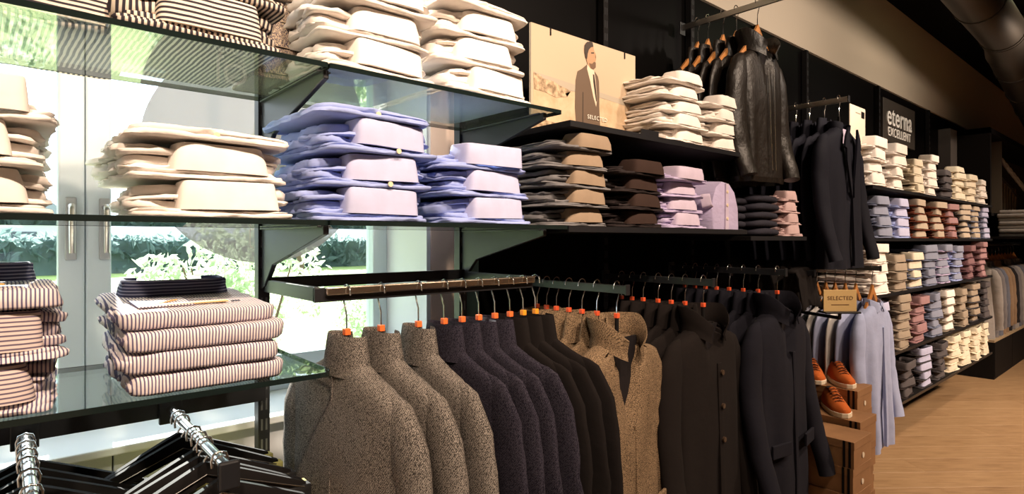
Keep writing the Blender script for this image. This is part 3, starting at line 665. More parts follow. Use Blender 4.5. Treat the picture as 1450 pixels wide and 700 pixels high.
far(2, 4.30, 4, .052, BLUE, W2C, 'slate', 'stack with cream collars')
far(2, 4.62, 5, .050, BLUE, BLUEC, 'dusty blue', 'fourth stack')
far(2, 4.96, 5, .050, LIL, BLUEC, 'mauve blue', 'fifth stack')
far(2, 5.32, 5, .048, LB, BLUEC, 'blue', 'sixth stack')
far(2, 5.68, 5, .048, MAUVE, MAUVEC, 'plum', 'seventh stack')
far(2, 6.06, 6, .044, MAUVE, ROSEC, 'plum', 'last stack')
far(3, 3.72, 5, .055, BLUE, LBC, 'light blue', 'stack beside the hanging shirts')
far(3, 4.06, 6, .050, TAUPE, TAUPEC, 'taupe', 'second stack')
far(3, 4.40, 5, .054, ROSE, ROSEC, 'rose', 'third stack')
far(3, 4.74, 5, .054, BLUE, BLUEC, 'mid blue', 'fourth stack')
far(3, 5.10, 5, .054, TAUPE, WC, 'taupe', 'stack with white collars')
far(3, 5.46, 5, .052, TAUPE, TAUPEC, 'brown grey', 'sixth stack')
far(3, 5.84, 6, .046, CHAR, TAUPEC, 'dark brown', 'seventh stack')
far(3, 6.18, 6, .046, CHAR, CHARC, 'charcoal', 'last stack', sc=.7)
far(4, 3.80, 3, .055, BLK, WC, 'black', 'stack with white collars')
far(4, 4.16, 4, .050, BLK, CHARC, 'black', 'second stack')
far(4, 4.52, 5, .048, CHAR, LBC, 'charcoal', 'stack with pale blue collars')
far(4, 4.88, 5, .046, CHAR, CHARC, 'charcoal', 'fourth stack')
far(4, 5.22, 5, .048, W2, W2C, 'cream', 'fifth stack')
far(4, 5.56, 5, .048, W2, W2C, 'cream', 'sixth stack')
far(4, 5.88, 5, .048, W2, W2C, 'cream', 'seventh stack')
far(4, 6.18, 5, .048, W2, W2C, 'cream', 'last stack', sc=.7)

# ------------------------------------------------------------------ photo board
pb = empty('photo_board', 'photo board of a man in a grey suit on a beach', 'poster', (1.45, 1.30, zd), R(0))
PW, PH = 0.505, 0.325
put('board', boxm(-PW / 2, PW / 2, 0, 0.008, 0, PH), plain('board_print_sky', (0.52, 0.40, 0.28), 0.55), pb)
put('stand_foot', MB().prism([(0.008, 0), (0.10, 0), (0.008, 0.2)], 'x', -0.01, 0.01).mesh('ft'), M_blackmatte, pb)
def crop_pt(p):
    x, y = p; s = (x - 50) / 575.0; top = 55 + 0.33 * (x - 48); H = 545 - 122 * s
    s2 = s * (1 + 0.10 * (1 - s))   # undo the foreshortening of the far side
    return (-PW / 2 + s2 * PW, PH * (1 - (y - top) / H))
def printed(name, pts, mat, lay):
    poly = [crop_pt(p) for p in pts]
    poly = [(min(max(a, -PW / 2 + .001), PW / 2 - .001), min(max(b2, 0.001), PH - .001)) for a, b2 in poly]
    me = bpy.data.meshes.new(name); bm = bmesh.new()
    vs = [bm.verts.new((a, -0.0004 * lay, b2)) for a, b2 in poly]; fc = bm.faces.new(vs); bmesh.ops.triangulate(bm, faces=[fc])
    ret = bmesh.ops.extrude_face_region(bm, geom=bm.faces[:]); bmesh.ops.translate(bm, verts=[g for g in ret['geom'] if isinstance(g, bmesh.types.BMVert)], vec=(0, 0.0003, 0))
    bmesh.ops.recalc_face_normals(bm, faces=bm.faces[:]); bm.to_mesh(me); bm.free(); me.materials.append(None)
    return put(name, me, mat, pb)
msand, nt, b = new_mat('print_sand'); f1 = noise_node(nt, coords(nt), 14, 5); nt.links.new(ramp(nt, f1, [(0.35, (0.50, 0.35, 0.21)), (0.65, (0.68, 0.51, 0.34))]), b.inputs['Base Color']); b.inputs['Roughness'].default_value = .55
mdune, nt, b = new_mat('print_dune'); f1 = noise_node(nt, coords(nt), 60, 5); nt.links.new(ramp(nt, f1, [(0.38, (0.22, 0.145, 0.08)), (0.62, (0.60, 0.44, 0.28))]), b.inputs['Base Color']); b.inputs['Roughness'].default_value = .55
printed('printed_sand', [(60, 380), (150, 395), (260, 400), (390, 430), (628, 480), (640, 690), (60, 640)], msand, 1)
printed('printed_sea', [(60, 305), (130, 325), (260, 365), (390, 400), (627, 468), (628, 492), (390, 426), (240, 395), (150, 372)], plain('print_sea', (0.42, 0.36, 0.28), .55), 2)
printed('printed_dune', [(60, 310), (85, 318), (105, 338), (150, 350), (175, 368), (215, 385), (232, 398), (205, 408), (215, 425), (160, 430), (110, 405), (62, 392)], mdune, 3)
printed('printed_dune', [(62, 560), (110, 545), (170, 560), (185, 580), (150, 600), (62, 610)], mdune, 3)
printed('printed_suit', [(320, 262), (290, 285), (268, 296), (258, 340), (255, 400), (254, 480), (260, 560), (264, 660), (395, 660), (390, 540), (388, 470), (388, 400), (386, 350), (380, 325), (362, 300), (350, 292)], plain('print_suit', (0.13, 0.085, 0.055), .55), 4)
printed('printed_shirt', [(320, 258), (345, 285), (358, 298), (366, 340), (372, 400), (374, 440), (369, 472), (352, 420), (335, 345), (318, 285)], plain('print_white', (0.70, 0.56, 0.42), .55), 5)
printed('printed_tie', [(350, 312), (358, 316), (364, 350), (370, 400), (373, 440), (369, 450), (360, 400), (352, 350)], plain('print_dark', (0.04, 0.026, 0.018), .55), 6)
printed('printed_face', [(312, 200), (325, 180), (338, 176), (352, 176), (358, 200), (366, 215), (364, 228), (368, 240), (362, 262), (350, 285), (335, 282), (322, 266), (314, 240)], plain('print_skin', (0.42, 0.25, 0.14), .55), 6)
printed('printed_beard', [(328, 258), (345, 262), (356, 252), (366, 256), (366, 280), (352, 290), (338, 284)], plain('print_beard', (0.15, 0.085, 0.05), .55), 7)
printed('printed_brow', [(340, 205), (356, 206), (356, 212), (340, 211)], MATS['print_dark'], 7)
printed('printed_hair', [(303, 195), (304, 168), (316, 153), (335, 149), (348, 158), (352, 178), (338, 180), (326, 192), (320, 212), (316, 238), (308, 226)], MATS['print_dark'], 8)
printed('printed_sleeve_edge', [(294, 400), (298, 400), (297, 640), (292, 640)], MATS['print_dark'], 5)
tx, tz = crop_pt((360, 575)); put('lettering', text_mesh('SELECTED', 0.019, 0.0002, space=1.2), M_sign, pb, (tx + .012, -0.0042, 0.074), (R(90), 0, 0))
for x in (135, 548):
    a, b2 = crop_pt((x, 55 + .33 * (x - 48))); put('clip', boxm(a - .002, a + .002, -0.003, 0.009, PH - 0.022, PH + .002), M_blackmatte, pb)
put('ticket_holder', boxm(-0.045, 0.045, -0.03, -0.026, -0.015, 0.018), M_black, pb, (0.10, -0.145, 0.0))

# ------------------------------------------------------------------ hangers and hung garments
HK = MB().tube([(-0.016, 0, -0.006), (-0.0155, 0, 0.004), (-0.0105, 0, 0.0125), (0, 0, 0.0162), (0.0105, 0, 0.0125), (0.0158, 0, 0.002), (0.0150, 0, -0.014), (0.008, 0, -0.032), (0.001, 0, -0.048), (0, 0, -0.085)], 0.0018, 7).mesh('hook', True)
CLIPM = boxm(-0.0065, 0.0065, -0.0065, 0.0065, -0.091, -0.077, 0.0012)
ARM = MB().tube([(-0.165, 0, -0.245), (-0.09, 0, -0.205), (0, 0, -0.170), (0.09, 0, -0.205), (0.165, 0, -0.245)], [0.008, 0.012, 0.012, 0.012, 0.008], 8, (0.7, 1)).mesh('harm', True)
NECKM = MB().tube([(0, 0, -0.085), (0, 0, -0.175)], 0.006, 8).mesh('hneck', True)
def wood_arm():
    mb = MB(); rings = []
    for i in range(13):
        u = (i - 6) / 6; z = -0.112 - 0.155 * abs(u) ** 0.85; hh = 0.024 * (1 - 0.45 * abs(u)); x = 0.155 * u
        rings.append([(x, -0.006, z - hh), (x, 0.006, z - hh), (x, 0.008, z + hh * .2), (x, 0.005, z + hh), (x, -0.005, z + hh), (x, -0.008, z + hh * .2)])
    return mb.loft(rings).mesh('wood', True, autosm=40)
WARM = wood_arm()
HKW = MB().tube([(-0.016, 0, -0.006), (-0.0155, 0, 0.004), (-0.0105, 0, 0.0125), (0, 0, 0.0162), (0.0105, 0, 0.0125), (0.0158, 0, 0.002), (0.0150, 0, -0.014), (0.008, 0, -0.032), (0.001, 0, -0.048), (0, 0, -0.10)], 0.0018, 7).mesh('hookw', True)
def hanger(x, y, z, rz, label, group, clip=M_orange, wood=False):
    r = empty('garment_hanger', label, 'hanger', (x, y, z), rz, group)
    put('hook', HKW if wood else HK, M_chrome, r)
    if wood: put('shoulder_bar', WARM, M_wood, r)
    else:
        put('neck', NECKM, M_blackmatte, r)
        if clip: put('size_clip', CLIPM, clip, r)
        put('shoulder_bar', ARM, M_blackmatte, r)
    return r
def torso(L, seed, T=1.0, Wd=1.0, vneck=0.0, N=60, flare=1.0, fold=1.0, vw=0.07):
    rs = [(0.0, .066, .046), (-.010, .082, .052), (-.026, .118, .058), (-.040, .158, .063), (-.058, .188, .066), (-.085, .208, .070), (-.13, .205, .075), (-.2, .203, .080), (-.28, .205, .083), (-.36, .205, .085), (-.45, .208 * flare, .087), (-.55, .214 * flare, .09)]
    z = -.63
    while z > -L + .03: rs.append((z, .218 * flare, .093)); z -= .09
    rs.append((-L, .222 * flare, .095))
    rings = []
    for (z, hw, hd) in rs:
        ring = []
        for i in range(N):
            a = 2 * math.pi * i / N; ca, sa = math.cos(a), math.sin(a); e = 2 / 2.7
            x = hw * Wd * math.copysign(abs(ca) ** e, ca); y = hd * math.copysign(abs(sa) ** e, sa)
            amp = fold * min(1, max(0, -z - .08) / .5)
            k = noise.noise(Vector((math.cos(a) * 2.2 + seed * 7.3, math.sin(a) * 2.2, z * 1.3))) * .022 + math.sin(7 * a + seed + z * 2) * .006
            k2 = noise.noise(Vector((x * 9, seed * 3.0 + y * 9, z * 7))) * .008
            y += (k * amp + k2 * min(1, -z * 8)) * (1 if sa > 0 else 1); x += k * amp * .6 * abs(ca)
            if vneck and sa < 0 and -z < vneck:
                lim = vw * (1 - (-z) / vneck)
                if abs(x) < lim + .012:
                    y = -hd * 0.15 if abs(x) < lim else y
            ring.append((x, y * T, z))
        rings.append(ring)
    rings.reverse()
    return MB().loft(rings).mesh('torso', True, autosm=55)
def sleeve(side, Ls, seed, T=1.0, Wd=1.0, fwd=1.0, N=18):
    rd = random.Random(seed + side)
    P = [(.135, 0, -.060), (.180, .0, -.084), (.208, .0, -.14), (.224, -.002, -.24), (.234, -.012 * fwd, -.35), (.238, -.035 * fwd, -.35 - (Ls - .35) * .45), (.236, -.062 * fwd, -.35 - (Ls - .35) * .8), (.232, -.075 * fwd, -Ls)]
    rad = [.026, .044, .053, .053, .050, .047, .043, .042]
    pts = [(side * x * Wd, y * T * 1.2, z) for x, y, z in P]; fine = []; fr_ = []
    for i in range(len(pts) - 1):
        for q in range(3):
            t = q / 3; fine.append(Vector(pts[i]).lerp(Vector(pts[i + 1]), t)); fr_.append(rad[i] * (1 - t) + rad[i + 1] * t)
    fine.append(Vector(pts[-1])); fr_.append(rad[-1])
    mb = MB(); mb.tube(fine, fr_, N, (T * 0.98 if T < 1 else 1.0, 1.0))
    out = []
    for p in mb.v:
        k = noise.noise(Vector((p[0] * 16 + seed, p[1] * 16, p[2] * 22))) * .006 * min(1, max(0, -p[2] - .1) * 6)
        out.append((p[0] + k, p[1] + k, p[2]))
    mb.v = out
    return mb.mesh('sleeve', True, autosm=70)
def stand_collar(h=0.056, hw=0.072, hdp=0.056, gap=0.10, T=1.0, lean=-0.014, dropf=0.0, n=44, thick=0.005):
    """ring round the neck with an opening at the front (-y)"""
    rings = []
    for i in range(n + 1):
        u = i / n; a = -math.pi / 2 + 2 * math.pi * (gap / 2 + u * (1 - gap)); ca, sa = math.cos(a), math.sin(a)
        fr2 = max(0, -sa) ** 2
        zt_ = h - dropf * fr2; zb = -0.028 - dropf * .5 * fr2
        rr = []
        for off, zz in ((0.010, zb), (0.004, zb + (zt_ - zb) * .4), (lean * .4, zb + (zt_ - zb) * .95), (lean * .4 - thick * .5, zt_), (lean * .4 - thick, zb + (zt_ - zb) * .95), (-thick, zb + (zt_ - zb) * .4), (0.010 - thick, zb)):
            rr.append((ca * (hw + off), sa * (hdp + off) * (T * 1.1 if T > .40 else .42), zz))
        rings.append(rr)
    return MB().loft(rings).mesh('scol', True, autosm=60)
def strip_front(L, x0, w, z0, T=1.0, th=0.004):
    rings = []
    for i in range(15):
        z = z0 + (-L - z0) * i / 14
        hd = (.064 + .03 * min(1, -z / .6)) * T + .006
        rings.append([(x0 - w, -hd + .012, z), (x0 - w, -hd - th * .3, z), (x0, -hd - th, z), (x0 + w, -hd - th * .3, z), (x0 + w, -hd + .012, z)])
    return MB().loft(rings).mesh('strip', True, autosm=40)
CACHE = {}
def cached(key, fn):
    if key not in CACHE: CACHE[key] = fn()
    return CACHE[key]
BTC = MB().tube([(0, 0.003, 0), (0, -0.004, 0)], 0.0085, 14).mesh('coatbutton')
FLAP = boxm(-0.055, 0.055, -0.006, 0.004, -0.048, 0, 0.003)
def garment(kind, x, y, z, rz, mat, label, cat, group, L=0.78, Ls=0.62, T=1.0, Wd=1.0, seed=0, drop=0.148, collar='stand', vneck=0.0, details=False, lining=None, fwd=1.0, buttons=(), flap=False, fold=1.0, vw=0.07, seam=False, colmat=None):
    """hung garment; z is the height of the rail, the neck lies 0.135 below it"""
    r = empty(kind, label, cat, (x, y, z - drop), rz, group)
    put('body', cached(('t', L, seed % 5, T, Wd, vneck, fold, vw), lambda: torso(L, seed % 5 + 1, T, Wd, vneck, fold=fold, vw=vw)), mat, r)
    for s in (-1, 1): put('sleeve', cached(('s', s, Ls, seed % 5, T, Wd, fwd), lambda: sleeve(s, Ls, seed % 5 + 1, T, Wd, fwd)), mat, r)
    plk = None
    if collar == 'stand': put('collar', cached(('c', T, 1), lambda: stand_collar(T=T)), colmat or mat, r)
    elif collar == 'open':
        put('collar', cached(('c', T, 2), lambda: stand_collar(h=0.060, hw=0.082, hdp=0.090, gap=0.15, T=T, lean=0.05, dropf=0.075)), colmat or mat, r)
    elif collar == 'shirt':
        cb_ = put('collar', cached(('c', T, 3), lambda: stand_collar(h=0.022, hw=0.062, hdp=0.056, gap=0.04, T=T, lean=0.0, dropf=0.02)), colmat or mat, r)
        for s in (-1, 1):
            rg = [[(s * .006, -.068, -.012), (s * .006, -.075, -.016)], [(s * .04, -.062, .004), (s * .042, -.071, -.045)], [(s * .068, -.02, .016), (s * .074, -.03, -.03)], [(s * .07, .02, .02), (s * .078, .02, -.02)]]
            mb = MB(); mb.loft([[(a[0], a[1] * T, a[2]), (b2[0], b2[1] * T, b2[2]), (b2[0] * .96, b2[1] * T + .003, b2[2] + .001), (a[0] * .96, a[1] * T + .004, a[2])] for a, b2 in rg])
            put('collar_leaf', mb.mesh('cl', True, autosm=40), colmat or mat, cb_)
    elif collar == 'lapel':
        cb_ = put('collar', cached(('c', T, 4), lambda: stand_collar(h=0.03, hw=0.066, hdp=0.06, gap=0.22, T=T, lean=0.02, dropf=0.02)), colmat or mat, r)
        for s in (-1, 1):
            poly = [(s * .055, -.005), (s * .085, -.05), (s * .100, -.10), (s * .078, -.105), (s * .075, -.16), (s * .012, -.33), (s * .012, -.27), (s * .045, -.10)]
            mb = MB(); mb.prism(poly, 'y', -.094 * T - .006, -.085 * T - .002)
            put('lapel', mb.mesh('lp'), colmat or mat, cb_)
    if lining:
        put('lining', cached(('l', T, vneck, vw), lambda: MB().prism([(-vw * .95, -.002), (vw * .95, -.002), (0.004, -vneck * .97), (-.004, -vneck * .97)], 'y', -.030 * T, -.018 * T).mesh('ln')), lining, r)
    if details: plk = put('front_placket', cached(('p', L, T, details), lambda: strip_front(L - .01, 0.02, details, -.12 if not vneck else -vneck, T)), mat, r)
    for bz in buttons:
        hd = (.064 + .03 * min(1, -bz / .6)) * T + .010
        put('button', BTC, M_button, plk or r, (0.022, -hd - .003, bz))
    if flap:
        for s in (-1, 1): put('pocket_flap', FLAP, mat, r, (s * .115, -.096 * T - .006, -.47), (R(0), 0, R(s * 9)))
    if seam: put('back_seam', strip_back(L, T), mat, r)
    return r
def strip_back(L, T):
    rings = []
    for i in range(12):
        z = -.03 + (-L + .05) * i / 11; hd = (.058 + .03 * min(1, -z / .5)) * T + .004
        rings.append([(-.004, hd - .012, z), (-.003, hd + .0012, z), (.003, hd + .0012, z), (.004, hd - .012, z)])
    return MB().loft(rings).mesh('bs', True)

# --- rail 1, parallel to the window
fr1 = empty('hanging_rail', 'black rail frame with brass front rod carrying the tweed coats', 'clothes rail', (0.79, 1.35, 1.19))
put('side_arm', boxm(-0.306, -0.294, -0.165, 0.15, -0.018, 0.012, 0.001), M_black, fr1)
put('side_arm', boxm(0.294, 0.306, -0.165, 0.15, -0.018, 0.012, 0.001), M_black, fr1)
put('front_bar', boxm(-0.306, 0.306, -0.168, -0.158, -0.020, 0.010, 0.001), M_black, fr1)
put('back_bar', boxm(-0.306, 0.306, 0.135, 0.145, -0.012, 0.018, 0.001), M_black, fr1)
put('front_rod', boxm(-0.285, 0.305, -0.180, -0.1685, -0.006, 0.012, 0.003), plain('brass_rod', (0.70, 0.60, 0.48), 0.22, 1.0), fr1)
RY = 1.176; RZ = 1.193
r1 = [(0.551, TWEED, 'leftmost brown grey tweed coat beside the window'), (0.632, TWEED, 'second brown grey tweed coat on the brass rail'), (0.728, TWEED, 'third brown grey tweed coat, next to the aubergine coats'),
      (0.800, PURP, 'aubergine wool coat right behind the third tweed coat'), (0.853, PURP, 'second aubergine wool coat from the tweed ones'), (0.905, PURP, 'third aubergine wool coat from the tweed ones'), (0.957, PURP, 'last aubergine wool coat before the black ones'),
      (1.008, BLKW, 'first black wool coat on the brass rail'), (1.055, BLKW, 'second black wool coat on the brass rail'), (1.100, BLKW, 'last black wool coat at the right end of the brass rail')]
for i, (x, mt, lab) in enumerate(r1):
    rz = R(90) + R((4, 3, -2, 2, 1, 0, 2, -1, 1, 2)[i])
    garment('wool_coat', x, RY, RZ, rz, mt, lab, 'coat', 'coats on the brass rail', T=(0.50, 0.46, 0.42)[min(i, 2)] if i < 3 else 0.26, seed=i, collar='stand', fold=.7, seam=(i == 0), colmat=None, L=0.78, Wd=1.10 if i < 3 else 1.04)
    hanger(x, RY, RZ - 0.004, rz, '%s clip hanger of the %s' % ('amber' if i > 7 else 'orange', ' '.join(lab.replace('brown grey ', '').split()[:9])), 'hangers on the brass rail', M_amber if i > 7 else M_orange)
# --- protruding arms
def arm(x, y0, z, lab, y1=1.50, m=M_chrome, cap=True, th=0.012, hh=0.024):
    r = empty('garment_rail', lab, 'clothes rail', (x, y1, z))
    put('bar', boxm(-th / 2, th / 2, y0 - y1, 0, -hh, 0, 0.001), m, r)
    put('end_cap', boxm(-th / 2 - .003, th / 2 + .003, y0 - y1 - .006, y0 - y1, -hh - .003, .003, .001), M_black, r)
    put('wall_plate', boxm(-.02, .02, -.006, 0, -hh - .02, .012, .001), M_black, r)
    return r
def arm_run(x, ys, z, mats, kind, cat, labf, grp, wood=False, clip=M_redor, armlab='', y0=None, armm=M_steel, front=None, **kw):
    arm(x, (y0 or ys[-1] - .03), z, armlab, m=armm)
    n = len(ys)
    for i, y in enumerate(ys):
        k = dict(kw); k['Wd'] = k.get('Wd', 0.86 if i < n - 1 else 1.0)
        if i == n - 1 and front: k.update(front)
        rz = R(random.uniform(-4, 4)) if i < n - 1 else k.pop('rz', 0)
        k.pop('rz', None)
        garment(kind, x, y, z, rz, mats[i % len(mats)], labf(n - 1 - i), cat, grp, seed=i + int(x * 10), drop=0.185 if wood else 0.148, **k)
        hanger(x, y, z - 0.004, rz, 'hanger of the ' + labf(n - 1 - i), 'hangers: ' + grp, clip, wood)
NTH = ['front', 'second', 'third', 'fourth', 'fifth', 'sixth', 'seventh', 'eighth', 'rearmost']
arm_run(1.335, [1.42, 1.375, 1.33, 1.275, 1.22, 1.16, 1.085], 1.170, [TWEED2], 'wool_coat', 'coat', lambda i: '%s tan tweed coat on the arm between black coats' % NTH[i], 'tan tweed coats', T=0.26, L=0.78, collar='stand', colmat=None,
        armlab='steel display arm carrying the tan tweed coats', y0=1.05, armm=M_black, front=dict(T=0.66, Wd=.95, collar='open', vneck=0.25, vw=0.085, lining=M_lining, details=0.012, flap=True, rz=R(6)))
arm_run(1.775, [1.42, 1.37, 1.32, 1.255, 1.20, 1.145, 1.075], 1.170, [BRW], 'wool_coat', 'coat', lambda i: '%s dark brown coat on the arm right of the tan tweeds' % NTH[i], 'dark brown coats', T=0.26, L=0.82, collar='stand',
        armlab='black display arm carrying the dark brown coats', y0=1.04, armm=M_black, front=dict(T=0.62, Wd=.90, collar='open', vneck=0.13, vw=0.06, lining=M_lining, details=0.014, buttons=(-.16, -.27, -.38), flap=False))
arm_run(2.215, [1.43, 1.38, 1.33, 1.28, 1.225, 1.165, 1.105, 1.03], 1.190, [NVW], 'wool_coat', 'coat', lambda i: '%s midnight navy coat on the arm beside the shoe boxes' % NTH[i], 'midnight navy coats', T=0.26, L=0.80, collar='stand', clip=M_redor,
        armlab='black display arm carrying the midnight navy coats', y0=1.0, armm=M_black, front=dict(T=0.66, Wd=.95, collar='open', vneck=0.16, vw=0.055, lining=M_lining, details=0.010, flap=True, Ls=.66, fwd=1.6))
arm_run(3.30, [1.42, 1.37, 1.32, 1.275, 1.23, 1.18, 1.13, 1.055], 1.170, [HGREY, HWHITE, HGREY, HWHITE, HBLUE, HWHITE, HBLUE, HBLUE], 'hanging_shirt', 'shirt', lambda i: '%s long sleeved shirt on the wooden hangers above the shoes' % NTH[i], 'shirts on wooden hangers', wood=True, T=0.26, L=0.72, Ls=.60, collar='shirt',
        armlab='steel display arm carrying the light blue shirts', y0=1.02, Wd=0.92, front=dict(T=0.6, details=0.013, fold=1.5))
arm_run(2.30, [1.42, 1.37, 1.30, 1.24, 1.15], 2.262, [LEATHER], 'leather_jacket', 'jacket', lambda i: '%s black leather jacket on the high arm' % NTH[i], 'black leather jackets', wood=True, T=0.28, L=0.53, Ls=.53, collar='stand', Wd=0.68,
        armlab='high steel display arm carrying the leather jackets', y0=0.80, armm=M_steel, front=dict(T=0.66, collar='open', vneck=0.12, vw=0.05, lining=M_lining, rz=R(-4)))
lj = [o for o in bpy.data.objects if o.name.startswith('leather_jacket') and o.get('label', '').startswith('front')][0]
for dx in (-0.014, 0.014):
    rings = []
    zp = MB().tube([(dx * (1.6 - i * .07) * 0.9, -(.064 + .03 * min(1, (.1 + .045 * i) / .6)) * .66 - .013, -.10 - .045 * i) for i in range(10)], 0.0022, 6)
    put('zip', zp.mesh('zip'), M_chrome, lj)
arm_run(3.00, [1.42, 1.36, 1.30, 1.235, 1.165, 1.10], 1.975, [SUITM], 'suit_jacket', 'jacket', lambda i: '%s navy suit jacket on the arm below the bulkhead' % NTH[i], 'navy suit jackets', T=0.26, L=0.66, Ls=.62, collar='stand', clip=None,
        armlab='steel display arm carrying the navy suit jackets', y0=1.06, front=dict(T=0.62, collar='lapel', vneck=0.30, vw=0.05, lining=LILC, details=0.008, fwd=1.3))
# card behind the suits
cd = empty('price_card', 'white card standing behind the navy suits', 'card', (3.46, 1.175, 1.755))
put('card', boxm(-0.11, 0.11, 0, 0.004, 0, 0.26), plain('card_white', (0.72, 0.62, 0.50), .6), cd, (0, 0, 0), (0, 0, 0))
put('logo_patch', boxm(0.05, 0.095, -0.0015, 0, 0.205, 0.24), M_blackmatte, cd); put('printed_line', boxm(-0.03, 0.04, -0.0012, 0, 0.222, 0.227), plain('print_grey', (0.3, 0.26, 0.2), .6), cd)
put('holder', MB().tube([(0, 0.006, 0), (0, 0.02, -0.03), (0, 0.30, -0.03)], 0.006, 8).mesh('hold'), M_black, cd)

# --- lower left arms with trousers on clip hangers
cb = empty('cross_bar', 'black cross bar below the lower glass shelf', 'bar', (0.18, 1.49, 0.925)); put('bar', boxm(-0.9, 0.306, -0.006, 0.006, -0.018, 0.018, .001), M_black, cb)
def mini_arm(x, lab, y0=1.035):
    r = empty('garment_rail', lab, 'clothes rail', (x, 1.484, 0.925))
    put('bar', MB().tube([(0, 0, 0), (0, y0 - 1.484, 0)], 0.0095, 14).mesh('mb', True), M_chrome, r)
    put('bracket', boxm(-.022, .022, -.012, 0, -.03, .026, .002), M_black, r)
    put('end_cap', MB().box(-.017, .017, y0 - 1.484 - .010, y0 - 1.484, -.034, .014).mesh('ec', bevel=.004), M_black, r)
mini_arm(0.278, 'chrome arm with trousers below the striped shirts'); mini_arm(0.030, 'chrome arm with trousers at the lower left edge')
HK2 = MB().tube([(-.0125, 0, -.012), (-.0135, 0, 0), (-.010, 0, .010), (0, 0, .0135), (.010, 0, .010), (.0135, 0, 0), (.012, 0, -.014), (0, 0, -.03), (0, 0, -.05)], 0.0022, 8).mesh('hk2', True)
OLV = cloth('olive_cotton', (0.30, 0.27, 0.10)); BLT = cloth('black_trouser', (0.012, 0.012, 0.013)); TAN = cloth('tan_cotton', (0.42, 0.22, 0.08))
def tri(side, w=0.19, drop=0.085):
    rings = []
    for i in range(7):
        u = i / 6; x = side * u * w; z = -.048 - drop * u ** 1.05; hh = .016 - .004 * u
        rings.append([(x, -.010 + .004 * u, z - hh * 1.3), (x, .010 - .004 * u, z - hh * 1.3), (x, .011 - .004 * u, z), (x, .006, z + hh), (x, -.006, z + hh), (x, -.011 + .004 * u, z)])
    return MB().loft(rings).mesh('tri', True, autosm=45)
TRI = (tri(-1), tri(1))
def trouser_hanger(x, y, lab, col, grp, rz):
    h = empty('clip_hanger', 'black clip hanger of the ' + lab, 'hanger', (x, y, 0.9255), rz, 'clip hangers, ' + grp)
    put('hook', HK2, M_chrome, h)
    for q in TRI: put('shoulder_arm', q, M_blackmatte, h)
    put('wire', MB().tube([(-.185, -.012, -.128), (0, -.014, -.052), (.185, -.012, -.128)], .0012, 6).mesh('w'), M_chrome, h)
    t = empty('trousers', lab, 'trousers', (x, y, 0.9255 - .155), rz, grp)
    for s in (-1, 1):
        rings = []
        for i in range(9):
            u = i / 8; z = .028 - .60 * u; w = .092 + .008 * math.sin(u * 5); xc = s * (.105 - .01 * u)
            rings.append([(xc - w, -.008, z), (xc, -.016 - .003 * math.sin(u * 7), z), (xc + w, -.008, z), (xc + w, .008, z), (xc, .015, z), (xc - w, .008, z)])
        put('leg', MB().loft(rings).mesh('tl', True, autosm=45), col, t)
    put('waistband', boxm(-.2, .2, -.012, .012, -.008, .03, .003), OLV if col is OLV else col, t)
tl = ['olive trousers', 'olive trousers', 'black trousers', 'olive trousers', 'black trousers', 'tan trousers']
for i, (y, c_) in enumerate(((1.40, OLV), (1.365, OLV), (1.265, BLT), (1.225, OLV), (1.185, BLT), (1.085, TAN))):
    trouser_hanger(0.278, y, '%s %s on the chrome arm below the striped shirts' % (['rearmost', 'fifth', 'fourth', 'third', 'second', 'front'][i], tl[i]), c_, 'trousers below the striped shirts', R((6, -3, 4, -4, 3, 2)[i]))
for i, y in enumerate((1.42, 1.37, 1.32, 1.27, 1.20, 1.12)):
    trouser_hanger(0.030, y, '%s black trousers on the lower left chrome arm' % ['rearmost', 'fifth', 'fourth', 'third', 'second', 'front'][i], BLT, 'trousers on the lower left arm', R((3, -3, 2, -4, 3, 2)[i]))

# ------------------------------------------------------------------ shoe boxes, shoes, counter sign
m, nt, b = new_mat('box_card'); f1 = noise_node(nt, coords(nt), 8, 3); nt.links.new(ramp(nt, f1, [(0.3, (0.20, 0.095, 0.035)), (0.7, (0.27, 0.135, 0.055))]), b.inputs['Base Color']); b.inputs['Roughness'].default_value = .75
CARD = m
BX, BY, BZ = 0.19, 0.32, 0.104
BASE = boxm(0.002, BX - 0.002, 0.002, BY - .002, 0, BZ - 0.03); LID = boxm(0, BX, 0, BY, BZ - 0.032, BZ - 0.0005, .0015)
STRX = MB().box(-0.0012, 0, 0.012, 0.021, 0.001, BZ - .001).mesh('sx'); STRX2 = MB().box(-0.0012, 0, 0.032, 0.041, 0.001, BZ - .001).mesh('sx2')
HOLE = MB().tube([(BX / 2, 0.001, .035), (BX / 2, -.0012, .035)], .011, 14).mesh('hole')
nb = 0
for cname, x, y, n, h in (('front', 2.47, 0.85, 5, BZ), ('middle', 2.675, 0.905, 5, 0.109), ('back', 2.88, 0.98, 6, BZ)):
    for i in range(n):
        r = empty('shoe_box', '%s brown shoe box in the %s column of the shoe stand' % (ORD[n - 1 - i], cname), 'shoe box', (x + random.uniform(-.004, .004), y + random.uniform(-.006, .006), i * h), R(random.uniform(-1.2, 1.2)), 'brown shoe boxes in the %s column' % cname)
        for nm, me, mt in (('base', BASE, CARD), ('lid', LID, CARD), ('printed_stripe', STRX, M_blackmatte), ('printed_stripe', STRX2, M_blackmatte), ('finger_hole', HOLE, plain('label_white', (.6, .5, .38), .7) if 'label_white' not in MATS else MATS['label_white'])):
            o = put(nm, me, mt, r); o.scale = (1, 1, h / BZ)
SUEDE = cloth('orange_suede', (0.42, 0.095, 0.018), .9, crease=.15); RUB = plain('white_rubber', (0.66, 0.56, 0.42), .6); LACE = cloth('brown_lace', (0.16, 0.05, 0.02))
